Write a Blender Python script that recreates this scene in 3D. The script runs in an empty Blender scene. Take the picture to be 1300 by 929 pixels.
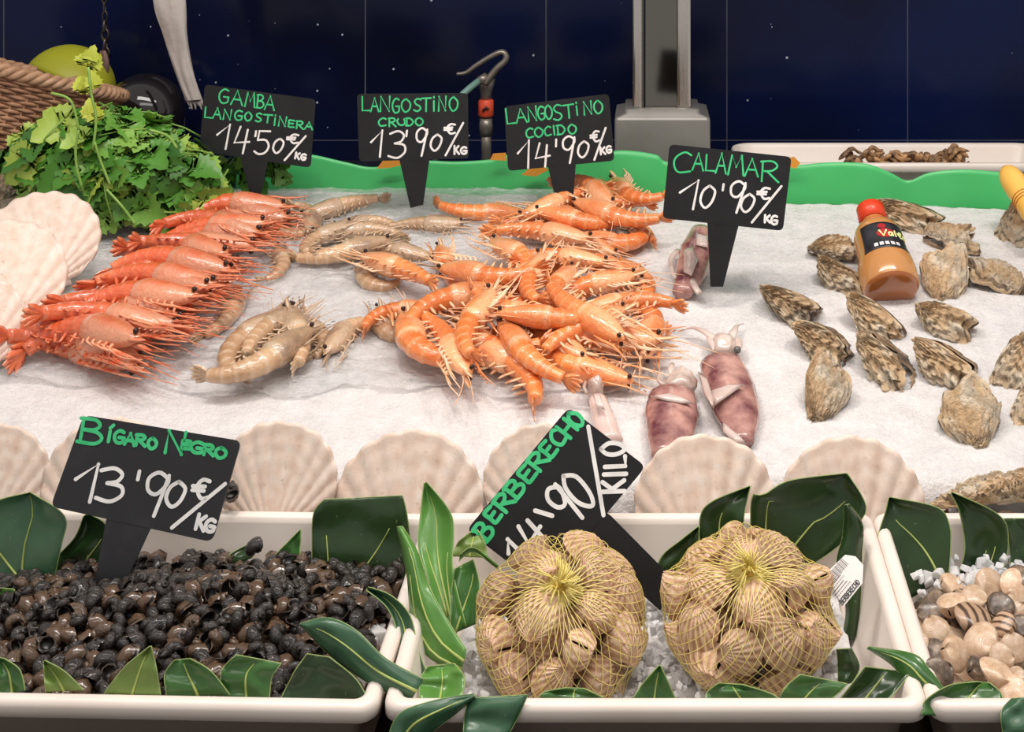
import bpy, bmesh, math, random
import numpy as np
from mathutils import Vector, Matrix, noise
from mathutils.bvhtree import BVHTree

# ------------------------------------------------------------------ camera, world, lights, exposure
SC = bpy.context.scene
COL = SC.collection
F, U0, V0, EYE = 1700.0, 820.0, -150.0, 1.5
cam_data = bpy.data.cameras.new('camera')
cam_data.sensor_width = 36.0
cam_data.lens = 36.0 * F / 1300.0
cam_data.shift_x = -(U0 - 650.0) / 1300.0
cam_data.shift_y = -(464.5 - V0) / 1300.0
cam_data.clip_start = 0.05
cam = bpy.data.objects.new('camera', cam_data)
cam.location = (0, 0, EYE)
cam.rotation_euler = (math.pi / 2, 0, 0)
COL.objects.link(cam)
SC.camera = cam
SC.view_settings.view_transform = 'Standard'
SC.view_settings.look = 'None'
SC.view_settings.gamma = 1.0
SC.view_settings.use_curve_mapping = False
SC.view_settings.exposure = 0.0

world = bpy.data.worlds.new('market_hall')
SC.world = world
world.use_nodes = True
world.node_tree.nodes['Background'].inputs[0].default_value = (1.0, 0.955, 0.92, 1)
world.node_tree.nodes['Background'].inputs[1].default_value = 0.5

def area(name, loc, target, sx, sy, power, col):
    ld = bpy.data.lights.new(name, 'AREA')
    ld.shape = 'RECTANGLE'; ld.size = sx; ld.size_y = sy
    ld.energy = power; ld.color = col
    o = bpy.data.objects.new(name, ld)
    o.location = loc
    o.rotation_euler = (Vector(target) - Vector(loc)).to_track_quat('-Z', 'Y').to_euler()
    COL.objects.link(o)
    return o
area('counter_lamp', (-0.1, 1.05, 2.35), (-0.1, 1.3, 1.0), 1.7, 0.30, 14.0, (1.0, 0.95, 0.905))
area('counter_lamp', (0.1, 0.35, 2.3), (0.0, 1.15, 1.0), 1.5, 0.30, 4.5, (1.0, 0.94, 0.89))
for lx in (-0.35, 0.45):                                   # small spot lamps of the stall, they give the wet glints
    ld = bpy.data.lights.new('spot_lamp', 'SPOT'); ld.energy = 11; ld.spot_size = 1.5; ld.spot_blend = 0.8
    ld.shadow_soft_size = 0.03; ld.color = (1.0, 0.9, 0.8)
    o = bpy.data.objects.new('spot_lamp', ld); o.location = (lx, 1.15, 2.1); COL.objects.link(o)

# ------------------------------------------------------------------ helpers
R = random.Random(7)
D2R = math.pi / 180

def px(u, v, d):
    return Vector(((u - U0) * d / F, d, EYE - (v - V0) * d / F))
ICE_Z, ICE_Y, ICE_S = 0.98, 1.164, 0.184
def ice_z(y): return ICE_Z + ICE_S * (y - ICE_Y)
def ice_pt(u, v, h=0.0):
    k = (v - V0) / F
    d = (EYE - ICE_Z + ICE_S * ICE_Y - h) / (k + ICE_S)
    return px(u, v, d)
def plane_pt(u, v, z):
    return px(u, v, (EYE - z) * F / (v - V0))
ICE_N = Vector((0, -ICE_S, 1)).normalized()

def lin(c):
    c = c / 255.0
    return c / 12.92 if c <= 0.04045 else ((c + 0.055) / 1.055) ** 2.4
def rgb(r, g, b): return (lin(r), lin(g), lin(b), 1.0)

class N:
    """small node-tree writer"""
    def __init__(s, name):
        s.m = bpy.data.materials.new(name); s.m.use_nodes = True
        s.t = s.m.node_tree; s.b = s.t.nodes['Principled BSDF']
    def new(s, typ, **kw):
        n = s.t.nodes.new(typ)
        for k, v in kw.items(): setattr(n, k, v)
        return n
    def link(s, a, b): s.t.links.new(a, b)
    def coords(s, which='Object'):
        return s.new('ShaderNodeTexCoord').outputs[which]
    def noise(s, scale, detail=3, vec=None, rough=0.55, stretch=None):
        n = s.new('ShaderNodeTexNoise'); n.inputs['Scale'].default_value = scale
        n.inputs['Detail'].default_value = detail; n.inputs['Roughness'].default_value = rough
        vec = vec or s.coords()
        if stretch:
            mp = s.new('ShaderNodeMapping'); mp.inputs['Scale'].default_value = stretch
            s.link(vec, mp.inputs[0]); vec = mp.outputs[0]
        s.link(vec, n.inputs['Vector'])
        return n.outputs['Fac']
    def ramp(s, fac, stops):
        r = s.new('ShaderNodeValToRGB'); el = r.color_ramp.elements
        while len(el) < len(stops): el.new(0.5)
        for e, (p, c) in zip(el, stops): e.position = p; e.color = c
        s.link(fac, r.inputs[0]); return r.outputs[0]
    def mix(s, fac, a, b, mode='MIX'):
        n = s.new('ShaderNodeMix', data_type='RGBA', blend_type=mode)
        for k, v in ((0, fac), (6, a), (7, b)):
            if hasattr(v, 'links'): s.link(v, n.inputs[k])
            else: n.inputs[k].default_value = v
        return n.outputs[2]
    def math(s, op, a, b=None):
        n = s.new('ShaderNodeMath', operation=op)
        for k, v in ((0, a), (1, b)):
            if v is None: continue
            if hasattr(v, 'links'): s.link(v, n.inputs[k])
            else: n.inputs[k].default_value = v
        return n.outputs[0]
    def attr(s, name):
        return s.new('ShaderNodeAttribute', attribute_name=name).outputs['Fac']
    def rand(s):
        return s.new('ShaderNodeObjectInfo').outputs['Random']
    def bump(s, h, strength=0.3, dist=0.002):
        b = s.new('ShaderNodeBump'); b.inputs['Strength'].default_value = strength
        b.inputs['Distance'].default_value = dist
        s.link(h, b.inputs['Height']); s.link(b.outputs[0], s.b.inputs['Normal'])
    def set(s, color=None, rough=None, metal=None, spec=None, coat=None, trans=None, sss=None, ior=None, alpha=None):
        I = s.b.inputs
        if color is not None:
            if hasattr(color, 'links'): s.link(color, I['Base Color'])
            else: I['Base Color'].default_value = color
        for key, val in (('Roughness', rough), ('Metallic', metal), ('Specular IOR Level', spec), ('Coat Weight', coat),
                         ('Transmission Weight', trans), ('IOR', ior), ('Alpha', alpha)):
            if val is not None:
                if hasattr(val, 'links'): s.link(val, I[key])
                else: I[key].default_value = val
        if coat: I['Coat Roughness'].default_value = 0.08
        if sss:
            I['Subsurface Weight'].default_value = sss[0]; I['Subsurface Radius'].default_value = sss[1]
            I['Subsurface Scale'].default_value = sss[2]
        return s.m

def two_tone(name, c1, c2, scale, rough=0.4, bump=0.2, bscale=None, dist=0.001, detail=3, lo=0.35, hi=0.65, rnd=0.0, stretch=None, **kw):
    n = N(name)
    f = n.noise(scale, detail, stretch=stretch)
    c = n.ramp(f, [(lo, c1), (hi, c2)])
    if rnd:
        v = n.math('ADD', n.math('MULTIPLY', n.rand(), rnd), 1 - rnd / 2)
        hsv = n.new('ShaderNodeHueSaturation'); n.link(v, hsv.inputs['Value']); n.link(c, hsv.inputs['Color']); c = hsv.outputs[0]
    n.set(color=c, rough=rough, **kw)
    if bump: n.bump(n.noise(bscale or scale * 3, 3), bump, dist)
    return n.m

class MB:
    def __init__(s): s.v = []; s.f = []; s.mi = []; s.at = []
    def add(s, vs, fs, mi=0, at=None):
        o = len(s.v); s.v.extend(tuple(p) for p in vs)
        s.f.extend(tuple(i + o for i in f) for f in fs); s.mi.extend([mi] * len(fs))
        s.at.extend(at if at is not None else [0.0] * len(vs))
    def grid(s, rows, mi=0, closed=False, at=None, flip=False):
        n, m = len(rows), len(rows[0]); fs = []
        for i in range(n - 1):
            for j in range(m if closed else m - 1):
                k = (j + 1) % m
                q = (i * m + j, i * m + k, (i + 1) * m + k, (i + 1) * m + j)
                fs.append(q[::-1] if flip else q)
        s.add([p for r in rows for p in r], fs, mi, at)
    def tube(s, pts, rad, sides=6, mi=0, at=None, cap=True, flat=1.0):
        pts = [Vector(p) for p in pts]; n = len(pts)
        if not hasattr(rad, '__len__'): rad = [rad] * n
        up = None; rows = []
        for i, p in enumerate(pts):
            t = (pts[min(i + 1, n - 1)] - pts[max(i - 1, 0)])
            t = t.normalized() if t.length > 1e-9 else Vector((1, 0, 0))
            if up is None:
                a = Vector((0, 0, 1)) if abs(t.z) < 0.9 else Vector((0, 1, 0))
                up = (a - t * a.dot(t)).normalized()
            else:
                up = up - t * up.dot(t)
                up = up.normalized() if up.length > 1e-6 else t.orthogonal().normalized()
            b = t.cross(up)
            rows.append([p + (up * math.cos(2 * math.pi * j / sides) * flat + b * math.sin(2 * math.pi * j / sides)) * rad[i] for j in range(sides)])
        att = None
        if at is not None: att = [at] * (n * sides)
        o = len(s.v)
        s.grid(rows, mi, True, att)
        if cap:
            s.f.append(tuple(o + j for j in range(sides))[::-1]); s.mi.append(mi)
            s.f.append(tuple(o + (n - 1) * sides + j for j in range(sides))); s.mi.append(mi)
    def ball(s, c, r, nu=12, nv=8, mi=0, sc=(1, 1, 1)):
        c = Vector(c); rows = []
        for i in range(nv + 1):
            th = math.pi * min(max(i / nv, 0.004), 0.996)
            rows.append([c + Vector((math.sin(th) * math.cos(2 * math.pi * j / nu) * sc[0], math.sin(th) * math.sin(2 * math.pi * j / nu) * sc[1], math.cos(th) * sc[2])) * r for j in range(nu)])
        s.grid(rows, mi, True, flip=True)
    def box(s, lo, hi, mi=0):
        x0, y0, z0 = lo; x1, y1, z1 = hi
        vs = [(x0, y0, z0), (x1, y0, z0), (x1, y1, z0), (x0, y1, z0), (x0, y0, z1), (x1, y0, z1), (x1, y1, z1), (x0, y1, z1)]
        s.add(vs, [(0, 3, 2, 1), (4, 5, 6, 7), (0, 1, 5, 4), (1, 2, 6, 5), (2, 3, 7, 6), (3, 0, 4, 7)], mi)
    def prism(s, poly, dvec, mi=0):
        n = len(poly); dv = Vector(dvec)
        vs = [Vector(p) for p in poly] + [Vector(p) + dv for p in poly]
        fs = [tuple(range(n)), tuple(range(2 * n - 1, n - 1, -1))] + [(i, i + n, (i + 1) % n + n, (i + 1) % n) for i in range(n)]
        s.add(vs, fs, mi)
    def mesh(s, name, mats, smooth=True):
        me = bpy.data.meshes.new(name)
        me.from_pydata(s.v, [], s.f)
        for m in (mats if isinstance(mats, (list, tuple)) else [mats]): me.materials.append(m)
        me.polygons.foreach_set('material_index', s.mi)
        me.polygons.foreach_set('use_smooth', [smooth] * len(s.f))
        if any(s.at):
            a = me.attributes.new('t', 'FLOAT', 'POINT'); a.data.foreach_set('value', s.at)
        me.update()
        return me
    def build(s, name, mats, parent=None, smooth=True, fix=False):
        me = s.mesh(name, mats, smooth)
        if fix:
            bm = bmesh.new(); bm.from_mesh(me); bmesh.ops.recalc_face_normals(bm, faces=bm.faces); bm.to_mesh(me); bm.free()
        return link(name, me, parent)

def link(name, data, parent=None, M=None):
    o = bpy.data.objects.new(name, data); COL.objects.link(o)
    if parent is not None: o.parent = parent
    if M is not None: o.matrix_world = M
    return o
def tag(o, label=None, cat=None, group=None, kind=None):
    if label: o['label'] = label
    if cat: o['category'] = cat
    if group: o['group'] = group
    if kind: o['kind'] = kind
    return o
def empty(name, loc=(0, 0, 0)):
    o = link(name, None); o.location = loc; o.empty_display_size = 0.02
    return o
def bevel(o, w, seg=2):
    m = o.modifiers.new('bevel', 'BEVEL'); m.width = w; m.segments = seg; m.limit_method = 'ANGLE'; return o
def solid(o, t, off=0):
    m = o.modifiers.new('solid', 'SOLIDIFY'); m.thickness = t; m.offset = off; return o
def frame_matrix(loc, x, y, z, s=1.0):
    M = Matrix.Identity(4)
    for i, a in enumerate((x, y, z)):
        for k in range(3): M[k][i] = a[k] * s
    for k in range(3): M[k][3] = loc[k]
    return M
def catmull(P, n=6):
    P = [Vector(p) for p in P]
    if len(P) < 3: return P
    out = []
    for i in range(len(P) - 1):
        a, b, c, d = P[max(i - 1, 0)], P[i], P[i + 1], P[min(i + 2, len(P) - 1)]
        for k in range(n):
            t = k / n
            out.append(0.5 * ((2 * b) + (c - a) * t + (2 * a - 5 * b + 4 * c - d) * t * t + (3 * b - a - 3 * c + d) * t ** 3))
    out.append(P[-1]); return out
def resample(P, n):
    P = catmull(P, 8) if len(P) > 2 else [Vector(p) for p in P]
    L = [0]
    for a, b in zip(P, P[1:]): L.append(L[-1] + (b - a).length)
    out = []; j = 0
    for i in range(n):
        t = L[-1] * i / (n - 1)
        while j < len(L) - 2 and L[j + 1] < t: j += 1
        f = (t - L[j]) / max(L[j + 1] - L[j], 1e-9)
        out.append(P[j].lerp(P[j + 1], min(max(f, 0), 1)))
    return out
ORD = ['first', 'second', 'third', 'fourth', 'fifth', 'sixth', 'seventh', 'eighth', 'ninth', 'tenth', 'eleventh', 'twelfth', 'thirteenth',
       'fourteenth', 'fifteenth', 'sixteenth', 'seventeenth', 'eighteenth', 'nineteenth', 'twentieth', 'twenty-first', 'twenty-second',
       'twenty-third', 'twenty-fourth', 'twenty-fifth', 'twenty-sixth', 'twenty-seventh', 'twenty-eighth', 'twenty-ninth', 'thirtieth']

# ------------------------------------------------------------------ setting: wall, counter, ice
def wall_material():
    n = N('navy_tile')
    co = n.coords()
    sx = n.new('ShaderNodeSeparateXYZ'); n.link(co, sx.inputs[0])
    def joint(o, pitch, w):
        f = n.math('FRACT', n.math('ADD', n.math('DIVIDE', o, pitch), 0.5))
        return n.math('LESS_THAN', n.math('ABSOLUTE', n.math('SUBTRACT', f, 0.5)), w)
    j = n.math('MAXIMUM', joint(sx.outputs[0], 0.297, 0.0035), joint(sx.outputs[2], 0.60, 0.0016))
    base = n.ramp(n.noise(2.5, 2), [(0.35, rgb(15, 18, 38)), (0.65, rgb(16, 27, 68))])
    vo = n.new('ShaderNodeTexVoronoi'); vo.inputs['Scale'].default_value = 48; n.link(co, vo.inputs['Vector'])
    sep = n.new('ShaderNodeSeparateColor'); n.link(vo.outputs['Color'], sep.inputs[0])
    rad = n.math('MULTIPLY', n.math('POWER', sep.outputs[0], 2.6), 0.105)
    dot = n.math('LESS_THAN', vo.outputs['Distance'], rad)
    c = n.mix(n.math('MULTIPLY', dot, 0.8), base, rgb(200, 205, 220))
    c = n.mix(n.math('MULTIPLY', j, n.math('MULTIPLY', n.noise(9, 3), 0.5)), c, rgb(150, 150, 160))
    n.set(color=c, rough=0.14, spec=0.18)
    n.bump(n.noise(14, 2), 0.05, 0.002)
    return n.m
b = MB(); b.box((-1.4, 0, -1.1), (1.6, 0.05, 1.2))
wall = b.build('wall_back', wall_material(), smooth=False); wall.location = (-0.164, 2.2, 1.0755)
tag(wall, kind='structure')
floor_m = two_tone('hall_floor', rgb(90, 82, 76), rgb(110, 100, 92), 6, 0.5, 0.1)
b = MB(); b.box((-3, -2.5, -0.05), (3, 2.25, 0)); tag(b.build('floor', floor_m, smooth=False), kind='structure')

counter_m = two_tone('brown_counter', rgb(48, 36, 28), rgb(66, 50, 38), 8, 0.3, 0.1)
b = MB(); b.box((-0.95, 0.855, 0.0), (0.95, 2.195, 0.885))
counter = bevel(b.build('display_counter', counter_m, smooth=False), 0.004)
b = MB(); b.box((-0.95, 0.855, 0.885), (0.95, 0.870, 0.9445)); bevel(b.build('front_lip', counter_m, counter, smooth=False), 0.003)
tag(counter, 'dark brown stall counter under the trays and the ice bed', 'counter')
b = MB(); b.box((-0.95, 1.80, 0.886), (0.95, 2.193, 1.045))
shelf = bevel(b.build('back_shelf', two_tone('dark_ledge', rgb(26, 28, 36), rgb(36, 38, 48), 8, 0.3, 0.1), smooth=False), 0.003)
tag(shelf, 'dark raised ledge between the green liner and the navy tiled wall', 'shelf')

# ice bed: one displaced slab
def fbm(x, y, z=0.0, o=3):
    return noise.fractal(Vector((x, y, z)), 1.0, 2.0, o)
def ice_h(x, y):
    z = ice_z(y) + 0.0035 * noise.noise(Vector((x * 14, y * 14, 0))) + 0.0016 * noise.noise(Vector((x * 55, y * 55, 3))) + 0.0007 * noise.noise(Vector((x * 190, y * 190, 5)))
    return z
def ice_material():
    n = N('crushed_ice')
    c = n.ramp(n.noise(40, 4), [(0.3, rgb(234, 230, 230)), (0.7, rgb(251, 248, 247))])
    r = n.ramp(n.noise(160, 3), [(0.4, (0.15, 0.15, 0.15, 1)), (0.7, (0.55, 0.55, 0.55, 1))])
    n.set(color=c, rough=r, spec=0.5, sss=(0.25, (1, 1, 1), 0.004))
    n.bump(n.noise(190, 5, rough=0.72), 0.95, 0.004)
    return n.m
ice_m = ice_material()
rows = []
NY, NX = 230, 420
prof = [(1.146, 0.886), (1.150, 0.93), (1.156, 0.962), (1.162, 0.975)]
for i in range(NY + 1):
    row = []
    for j in range(NX + 1):
        x = -0.92 + 1.78 * j / NX
        ybk = 1.775 - 0.05 * (x + 0.5) / 0.8
        if i < len(prof):
            y, z = prof[i]
            y += 0.004 * noise.noise(Vector((x * 30, i * 3.1, 1)))
        else:
            y = 1.168 + (ybk - 1.168) * (i - len(prof)) / (NY - len(prof)); z = ice_h(x, y)
        row.append((x, y, z))
    rows.append(row)
rows.append([(p[0], p[1] + 0.004, 0.886) for p in rows[-1]])
b = MB(); b.grid(rows)
o = b.build('crushed_ice', ice_m)
tag(o, 'white bed of crushed ice carrying the prawns, squid and oysters', 'ice', kind='stuff')

# clear film under the prawns
def film_material():
    n = N('clear_film')
    tr = n.new('ShaderNodeBsdfTransparent')
    mx = n.new('ShaderNodeMixShader')
    out = n.t.nodes['Material Output']
    n.set(color=(0.93, 0.92, 0.92, 1), rough=0.06, spec=1.0)
    f = n.ramp(n.noise(9, 4), [(0.35, (0.16, 0.16, 0.16, 1)), (0.75, (0.6, 0.6, 0.6, 1))])
    n.link(f, mx.inputs[0]); n.link(tr.outputs[0], mx.inputs[1]); n.link(n.b.outputs[0], mx.inputs[2])
    n.link(mx.outputs[0], out.inputs['Surface'])
    v = n.new('ShaderNodeTexVoronoi'); v.inputs['Scale'].default_value = 55
    wv = n.mix(0.06, n.coords(), n.new('ShaderNodeTexNoise').outputs['Color'])
    n.link(wv, v.inputs['Vector'])
    n.bump(n.math('ADD', n.math('MULTIPLY', v.outputs['Distance'], 0.7), n.noise(40, 5, rough=0.6, stretch=(1, 2.0, 1))), 1.0, 0.009)
    return n.m
rows = []
for i in range(121):
    t = i / 120; row = []
    for j in range(241):
        w = j / 240
        vf = 478 + 22 * min(1, w * 3) + 6 * math.sin(w * 17) + 5 * math.sin(w * 41)
        ur = 812 - 40 * (1 - t) + 6 * math.sin(t * 9)
        p = ice_pt(-60 + (ur + 60) * w, 247 + (vf - 247) * t)
        hh = 0.006 + 0.0050 * abs(noise.noise(Vector((p.x * 22, p.y * 30, 2)))) + 0.0036 * abs(noise.noise(Vector((p.x * 60 + p.y * 50, p.y * 40, 7))))
        row.append((p.x, p.y, ice_z(p.y) + hh - (0.004 if t > 0.97 else 0)))
    rows.append(row)
b = MB(); b.grid(rows, flip=True)
o = solid(b.build('plastic_film', film_material()), 0.0003)
tag(o, 'clear wrinkled plastic film spread over the ice beneath the prawns', 'plastic film')

# ------------------------------------------------------------------ white trays
tray_m = two_tone('white_plastic', rgb(236, 223, 212), rgb(243, 232, 223), 10, 0.28, 0.03, spec=0.5)
def rrect(hx, hy, r, n=6):
    pts = []
    for cx, cy, a0 in ((hx - r, hy - r, 0), (-hx + r, hy - r, 90), (-hx + r, -hy + r, 180), (hx - r, -hy + r, 270)):
        for k in range(n + 1):
            a = (a0 + 90 * k / n) * D2R
            pts.append((cx + r * math.cos(a), cy + r * math.sin(a)))
    return pts
def tray(name, c, hx, hy, slope, depth=0.06, yaw=0.0, lip=0.013, r=0.013, draft=0.012):
    root = empty(name, c)
    root.rotation_euler = (slope, 0, yaw)
    prof = [(0.022, -depth - 0.004), (0.013, -lip - 0.004), (0.002, -lip), (0.0, -lip + 0.002), (0.0, -0.004), (0.0015, -0.001), (0.004, 0.0),
            (0.008, 0.0), (0.0105, -0.0015), (0.012, -0.005), (0.013 + draft, -depth + 0.008), (0.018 + draft, -depth)]
    b = MB(); rows = []
    for ins, z in prof:
        rows.append([(x, y, z) for x, y in rrect(hx - ins, hy - ins, max(r - ins * 0.6, 0.006))])
    b.grid(rows[:10], closed=True)
    rim = b.build('rim', tray_m, root)
    b = MB(); b.grid(rows[9:], closed=True)
    n = len(rows[-1]); b.f.append(tuple(range(2 * n, 3 * n))); b.mi.append(0)
    b.build('basin', tray_m, root)
    b = MB(); b.grid([[(x, y, -depth - 0.004) for x, y in rrect(hx - 0.016, hy - 0.016, r * 0.6)], [(x * 0.9, y * 0.9, -depth - 0.0045) for x, y in rrect(hx - 0.016, hy - 0.016, r * 0.6)]], closed=True)
    b.f.append(tuple(range(n, 2 * n))); b.mi.append(0)
    b.build('foot_ring', tray_m, root)
    return root
SL = math.atan2(0.0905, 1.0)
tray_z = lambda y: 0.953 + (y - 0.888) * 0.0905
TC = {}
for key, cx, lab in (('left', -0.3575, 'white plastic tray full of black periwinkles'), ('centre', 0.0065, 'white plastic tray holding the two net bags of cockles'),
                     ('right', 0.3705, 'white plastic tray of smooth clams at the right edge')):
    t = tray('serving_tray', (cx, 1.004 + (0.004 if key == 'left' else 0), tray_z(1.004)), 0.1818, 0.1165, SL, yaw=(-0.03 if key == 'left' else 0.0))
    tag(t, lab, 'tray', 'white trays along the front of the stall')

# ------------------------------------------------------------------ price signs with hand lettering
board_m = two_tone('chalkboard', rgb(19, 19, 21), rgb(28, 28, 30), 30, 0.42, 0.05, spec=0.4)
board2_m = two_tone('scuffed_chalkboard', rgb(34, 34, 37), rgb(62, 62, 66), 18, 0.5, 0.05, lo=0.5, hi=0.85)
green_m = two_tone('green_marker', rgb(52, 190, 118), rgb(72, 208, 138), 60, 0.5, 0)
white_m = two_tone('white_marker', rgb(226, 224, 222), rgb(246, 244, 242), 60, 0.5, 0)
# strokes in a unit box, y down; 's' = smooth curve, 'l' = straight strokes
GL = {
 'A': ['l 0 1 .48 0 1 1', 'l .2 .62 .82 .62'],
 'B': ['l .12 .02 .12 .98', 's 0 .05 .6 .02 .82 .22 .6 .42 .14 .47', 's .14 .47 .75 .5 .98 .72 .7 .96 0 .98'],
 'C': ['s .95 .12 .6 0 .15 .25 .05 .6 .3 .95 .95 .88'],
 'D': ['l .12 .02 .12 .98', 's 0 .03 .6 .05 .98 .5 .6 .95 0 .98'],
 'E': ['s .95 .05 .3 .02 .1 .1 .12 .5 .1 .9 .3 .98 .98 .95', 'l .12 .5 .8 .46'],
 'G': ['s .92 .1 .5 0 .1 .3 .08 .7 .4 1 .9 .9 .95 .55', 'l .5 .55 1 .55'],
 'H': ['l .08 0 .1 1', 'l .9 0 .9 1', 'l .1 .5 .9 .48'],
 'I': ['l .5 0 .5 1'], 'i': ['l .5 .3 .5 1', 'l .5 0 .55 .08'],
 'J': ['l .5 .3 .5 1', 'l .45 .1 .8 -.12'],
 'K': ['l .1 0 .1 1', 'l .9 .02 .14 .55', 'l .3 .45 1 1'],
 'L': ['l .08 0 .1 .95 1 .95'],
 'M': ['l 0 1 .18 .02 .5 .6 .82 0 1 1'],
 'N': ['l .05 1 .1 .02 .88 .98 .95 0'],
 'O': ['s .5 0 .1 .25 .05 .65 .4 1 .85 .8 .95 .35 .5 0'],
 'R': ['l .1 .02 .1 1', 's 0 .05 .6 .0 .88 .22 .6 .46 .14 .5', 'l .35 .5 1 1'],
 'S': ['s .92 .08 .5 0 .15 .2 .35 .45 .75 .58 .88 .8 .5 1 .05 .9'],
 'T': ['l 0 .05 1 .02', 'l .5 .05 .48 1'],
 '1': ['l 0 .45 .8 0 .62 1'],
 '3': ['s .1 .1 .55 0 .85 .15 .7 .38 .35 .46', 's .35 .46 .85 .52 .9 .78 .5 1 0 .93'],
 '4': ['l .35 0 .0 .62 1 .55', 'l .85 .1 .62 1'],
 '5': ['l .95 .02 .25 .04 .18 .42', 's .18 .42 .7 .4 .92 .65 .7 .92 .3 1 .0 .9'],
 '9': ['s .88 .12 .5 0 .1 .15 .1 .42 .45 .5 .85 .25 .9 .1', 'l .9 .05 .7 .5 .45 1'],
 '0': ['s .6 0 .2 .25 .05 .7 .35 1 .75 .75 .95 .25 .6 0'],
 "'": ['l .6 0 .4 1'], '/': ['l 1 0 0 1'],
 'e': ['s 1 .05 .6 0 .3 .3 .35 .7 .6 1 1 .9', 'l 0 .38 .75 .35', 'l 0 .6 .7 .58'],
 'a': ['s .8 .45 .4 .35 .1 .65 .3 1 .7 .85 .85 .45', 'l .85 .4 .9 1'], 'l': ['l .4 0 .5 1'], 'n': ['l .1 .4 .12 1', 's .12 .6 .5 .38 .85 .55 .88 1'],
 'V': ['l 0 0 .45 1 1 0'], 'x': ['l 0 .1 1 .9'],
}
def glyph(ch):
    out = []
    for s in GL[ch]:
        p = s.split(); q = [float(t) for t in p[1:]]
        P = [Vector((q[i], q[i + 1], 0)) for i in range(0, len(q), 2)]
        out.append(catmull(P, 5) if p[0] == 's' else P)
    return out
def ribbon(b, pts, nrm, w):
    """flat stroke with round ends lying on a surface of normal nrm"""
    n = len(pts); L = []; Rr = []
    for i, p in enumerate(pts):
        t = (pts[min(i + 1, n - 1)] - pts[max(i - 1, 0)]).normalized()
        s = t.cross(nrm).normalized()
        L.append(p + s * w); Rr.append(p - s * w)
    b.grid([L, Rr], flip=True)
    for i in (0, n - 1):
        p = pts[i]; a = (L[i] - p).normalized(); c = nrm.cross(a)
        b.add([p + nrm * 0.00003] + [p + nrm * 0.00003 + (a * math.cos(k * math.pi / 5) + c * math.sin(k * math.pi / 5)) * w for k in range(10)],
              [(0, 1 + k, 1 + (k + 1) % 10) for k in range(10)])
    for i in range(1, n - 1):            # round joins at sharp corners
        if (pts[i] - pts[i - 1]).angle(pts[i + 1] - pts[i]) > 0.5:
            p = pts[i]; a = (L[i] - p).normalized(); c = nrm.cross(a)
            b.add([p + nrm * 0.00003] + [p + nrm * 0.00003 + (a * math.cos(k * math.pi / 4) + c * math.sin(k * math.pi / 4)) * w for k in range(8)],
                  [(0, 1 + k, 1 + (k + 1) % 8) for k in range(8)])

def make_sign(label, corners, stem, d, lean, green, white, to_px, wg, ww, mat=board_m, d_foot=None, holder=None):
    """corners TL TR BR BL and stem (left top, right top, right foot, left foot) in photo pixels; the board's own plane stands at depth d leaning back"""
    cx = sum(c[0] for c in corners) / 4; cy = sum(c[1] for c in corners) / 4
    P0 = px(cx, cy, d)
    nrm = Vector((0, -math.cos(lean), math.sin(lean)))        # faces the customer
    def hit(u, v):
        r = px(u, v, 1.0) - Vector((0, 0, EYE)); o = Vector((0, 0, EYE))
        k = (P0 - o).dot(nrm) / r.dot(nrm)
        return o + r * k
    Q = [hit(*c) for c in corners]
    cen = sum(Q, Vector()) / 4
    # rounded board outline
    out = []
    for i in range(4):
        p, a, c = Q[i], Q[i - 1], Q[(i + 1) % 4]
        ra = (a - p).normalized() * 0.006; rc = (c - p).normalized() * 0.006
        for k in range(5):
            t = k / 4; out.append(p + ra * (1 - t) ** 2 + rc * t ** 2)
    base = hit(*[(stem[2][i] + stem[3][i]) / 2 for i in (0, 1)])
    root = empty('price_sign', base)
    def build(bm, name, m):
        o = bm.build(name, m, None, smooth=False, fix=(name in ('board', 'stem')))
        o.data.transform(Matrix.Translation(-base)); o.parent = root; return o
    b = MB(); b.prism(out, -nrm * 0.0022); build(b, 'board', mat)
    S = [hit(*c) for c in stem]
    up = (Q[0] - Q[3]).normalized() * 0.008
    b = MB(); b.prism([S[0] - nrm * 0.0003 + up, S[1] - nrm * 0.0003 + up, S[1] - nrm * 0.0003, S[2] - nrm * 0.0003, S[3] - nrm * 0.0003, S[0] - nrm * 0.0003], -nrm * 0.0018); build(b, 'stem', mat)
    def letters(items, w, name, m):
        b = MB()
        for it in items:
            ch, x, y, ww_, hh_, ang = it
            ca, sa = math.cos(ang * D2R), math.sin(ang * D2R)
            for k, P in enumerate(glyph(ch)):
                pts = []
                for p in P:
                    lx, ly = (p.x - 0.5) * ww_, (p.y - 0.5) * hh_
                    u, v = to_px(x + lx * ca - ly * sa, y + lx * sa + ly * ca)
                    pts.append(hit(u, v) + nrm * (0.0004 + 0.00006 * k))
                ribbon(b, pts, nrm, w)
        build(b, name, m)
    letters(green, wg, 'product_name', green_m)
    letters(white, ww, 'price', white_m)
    tag(root, label, 'price sign', 'black price signs with green and white lettering')
    return root
def boxes(s, ang=0.0):
    """'ch x0 y0 x1 y1' entries -> centre, size"""
    out = []
    for e in s.split(';'):
        p = e.split()
        ch = p[0]; x0, y0, x1, y1 = map(float, p[1:5])
        out.append((ch, (x0 + x1) / 2, (y0 + y1) / 2, x1 - x0, y1 - y0, float(p[5]) if len(p) > 5 else ang))
    return out
c1 = lambda x, y: (x / 3.095, y / 3.095)
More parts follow.
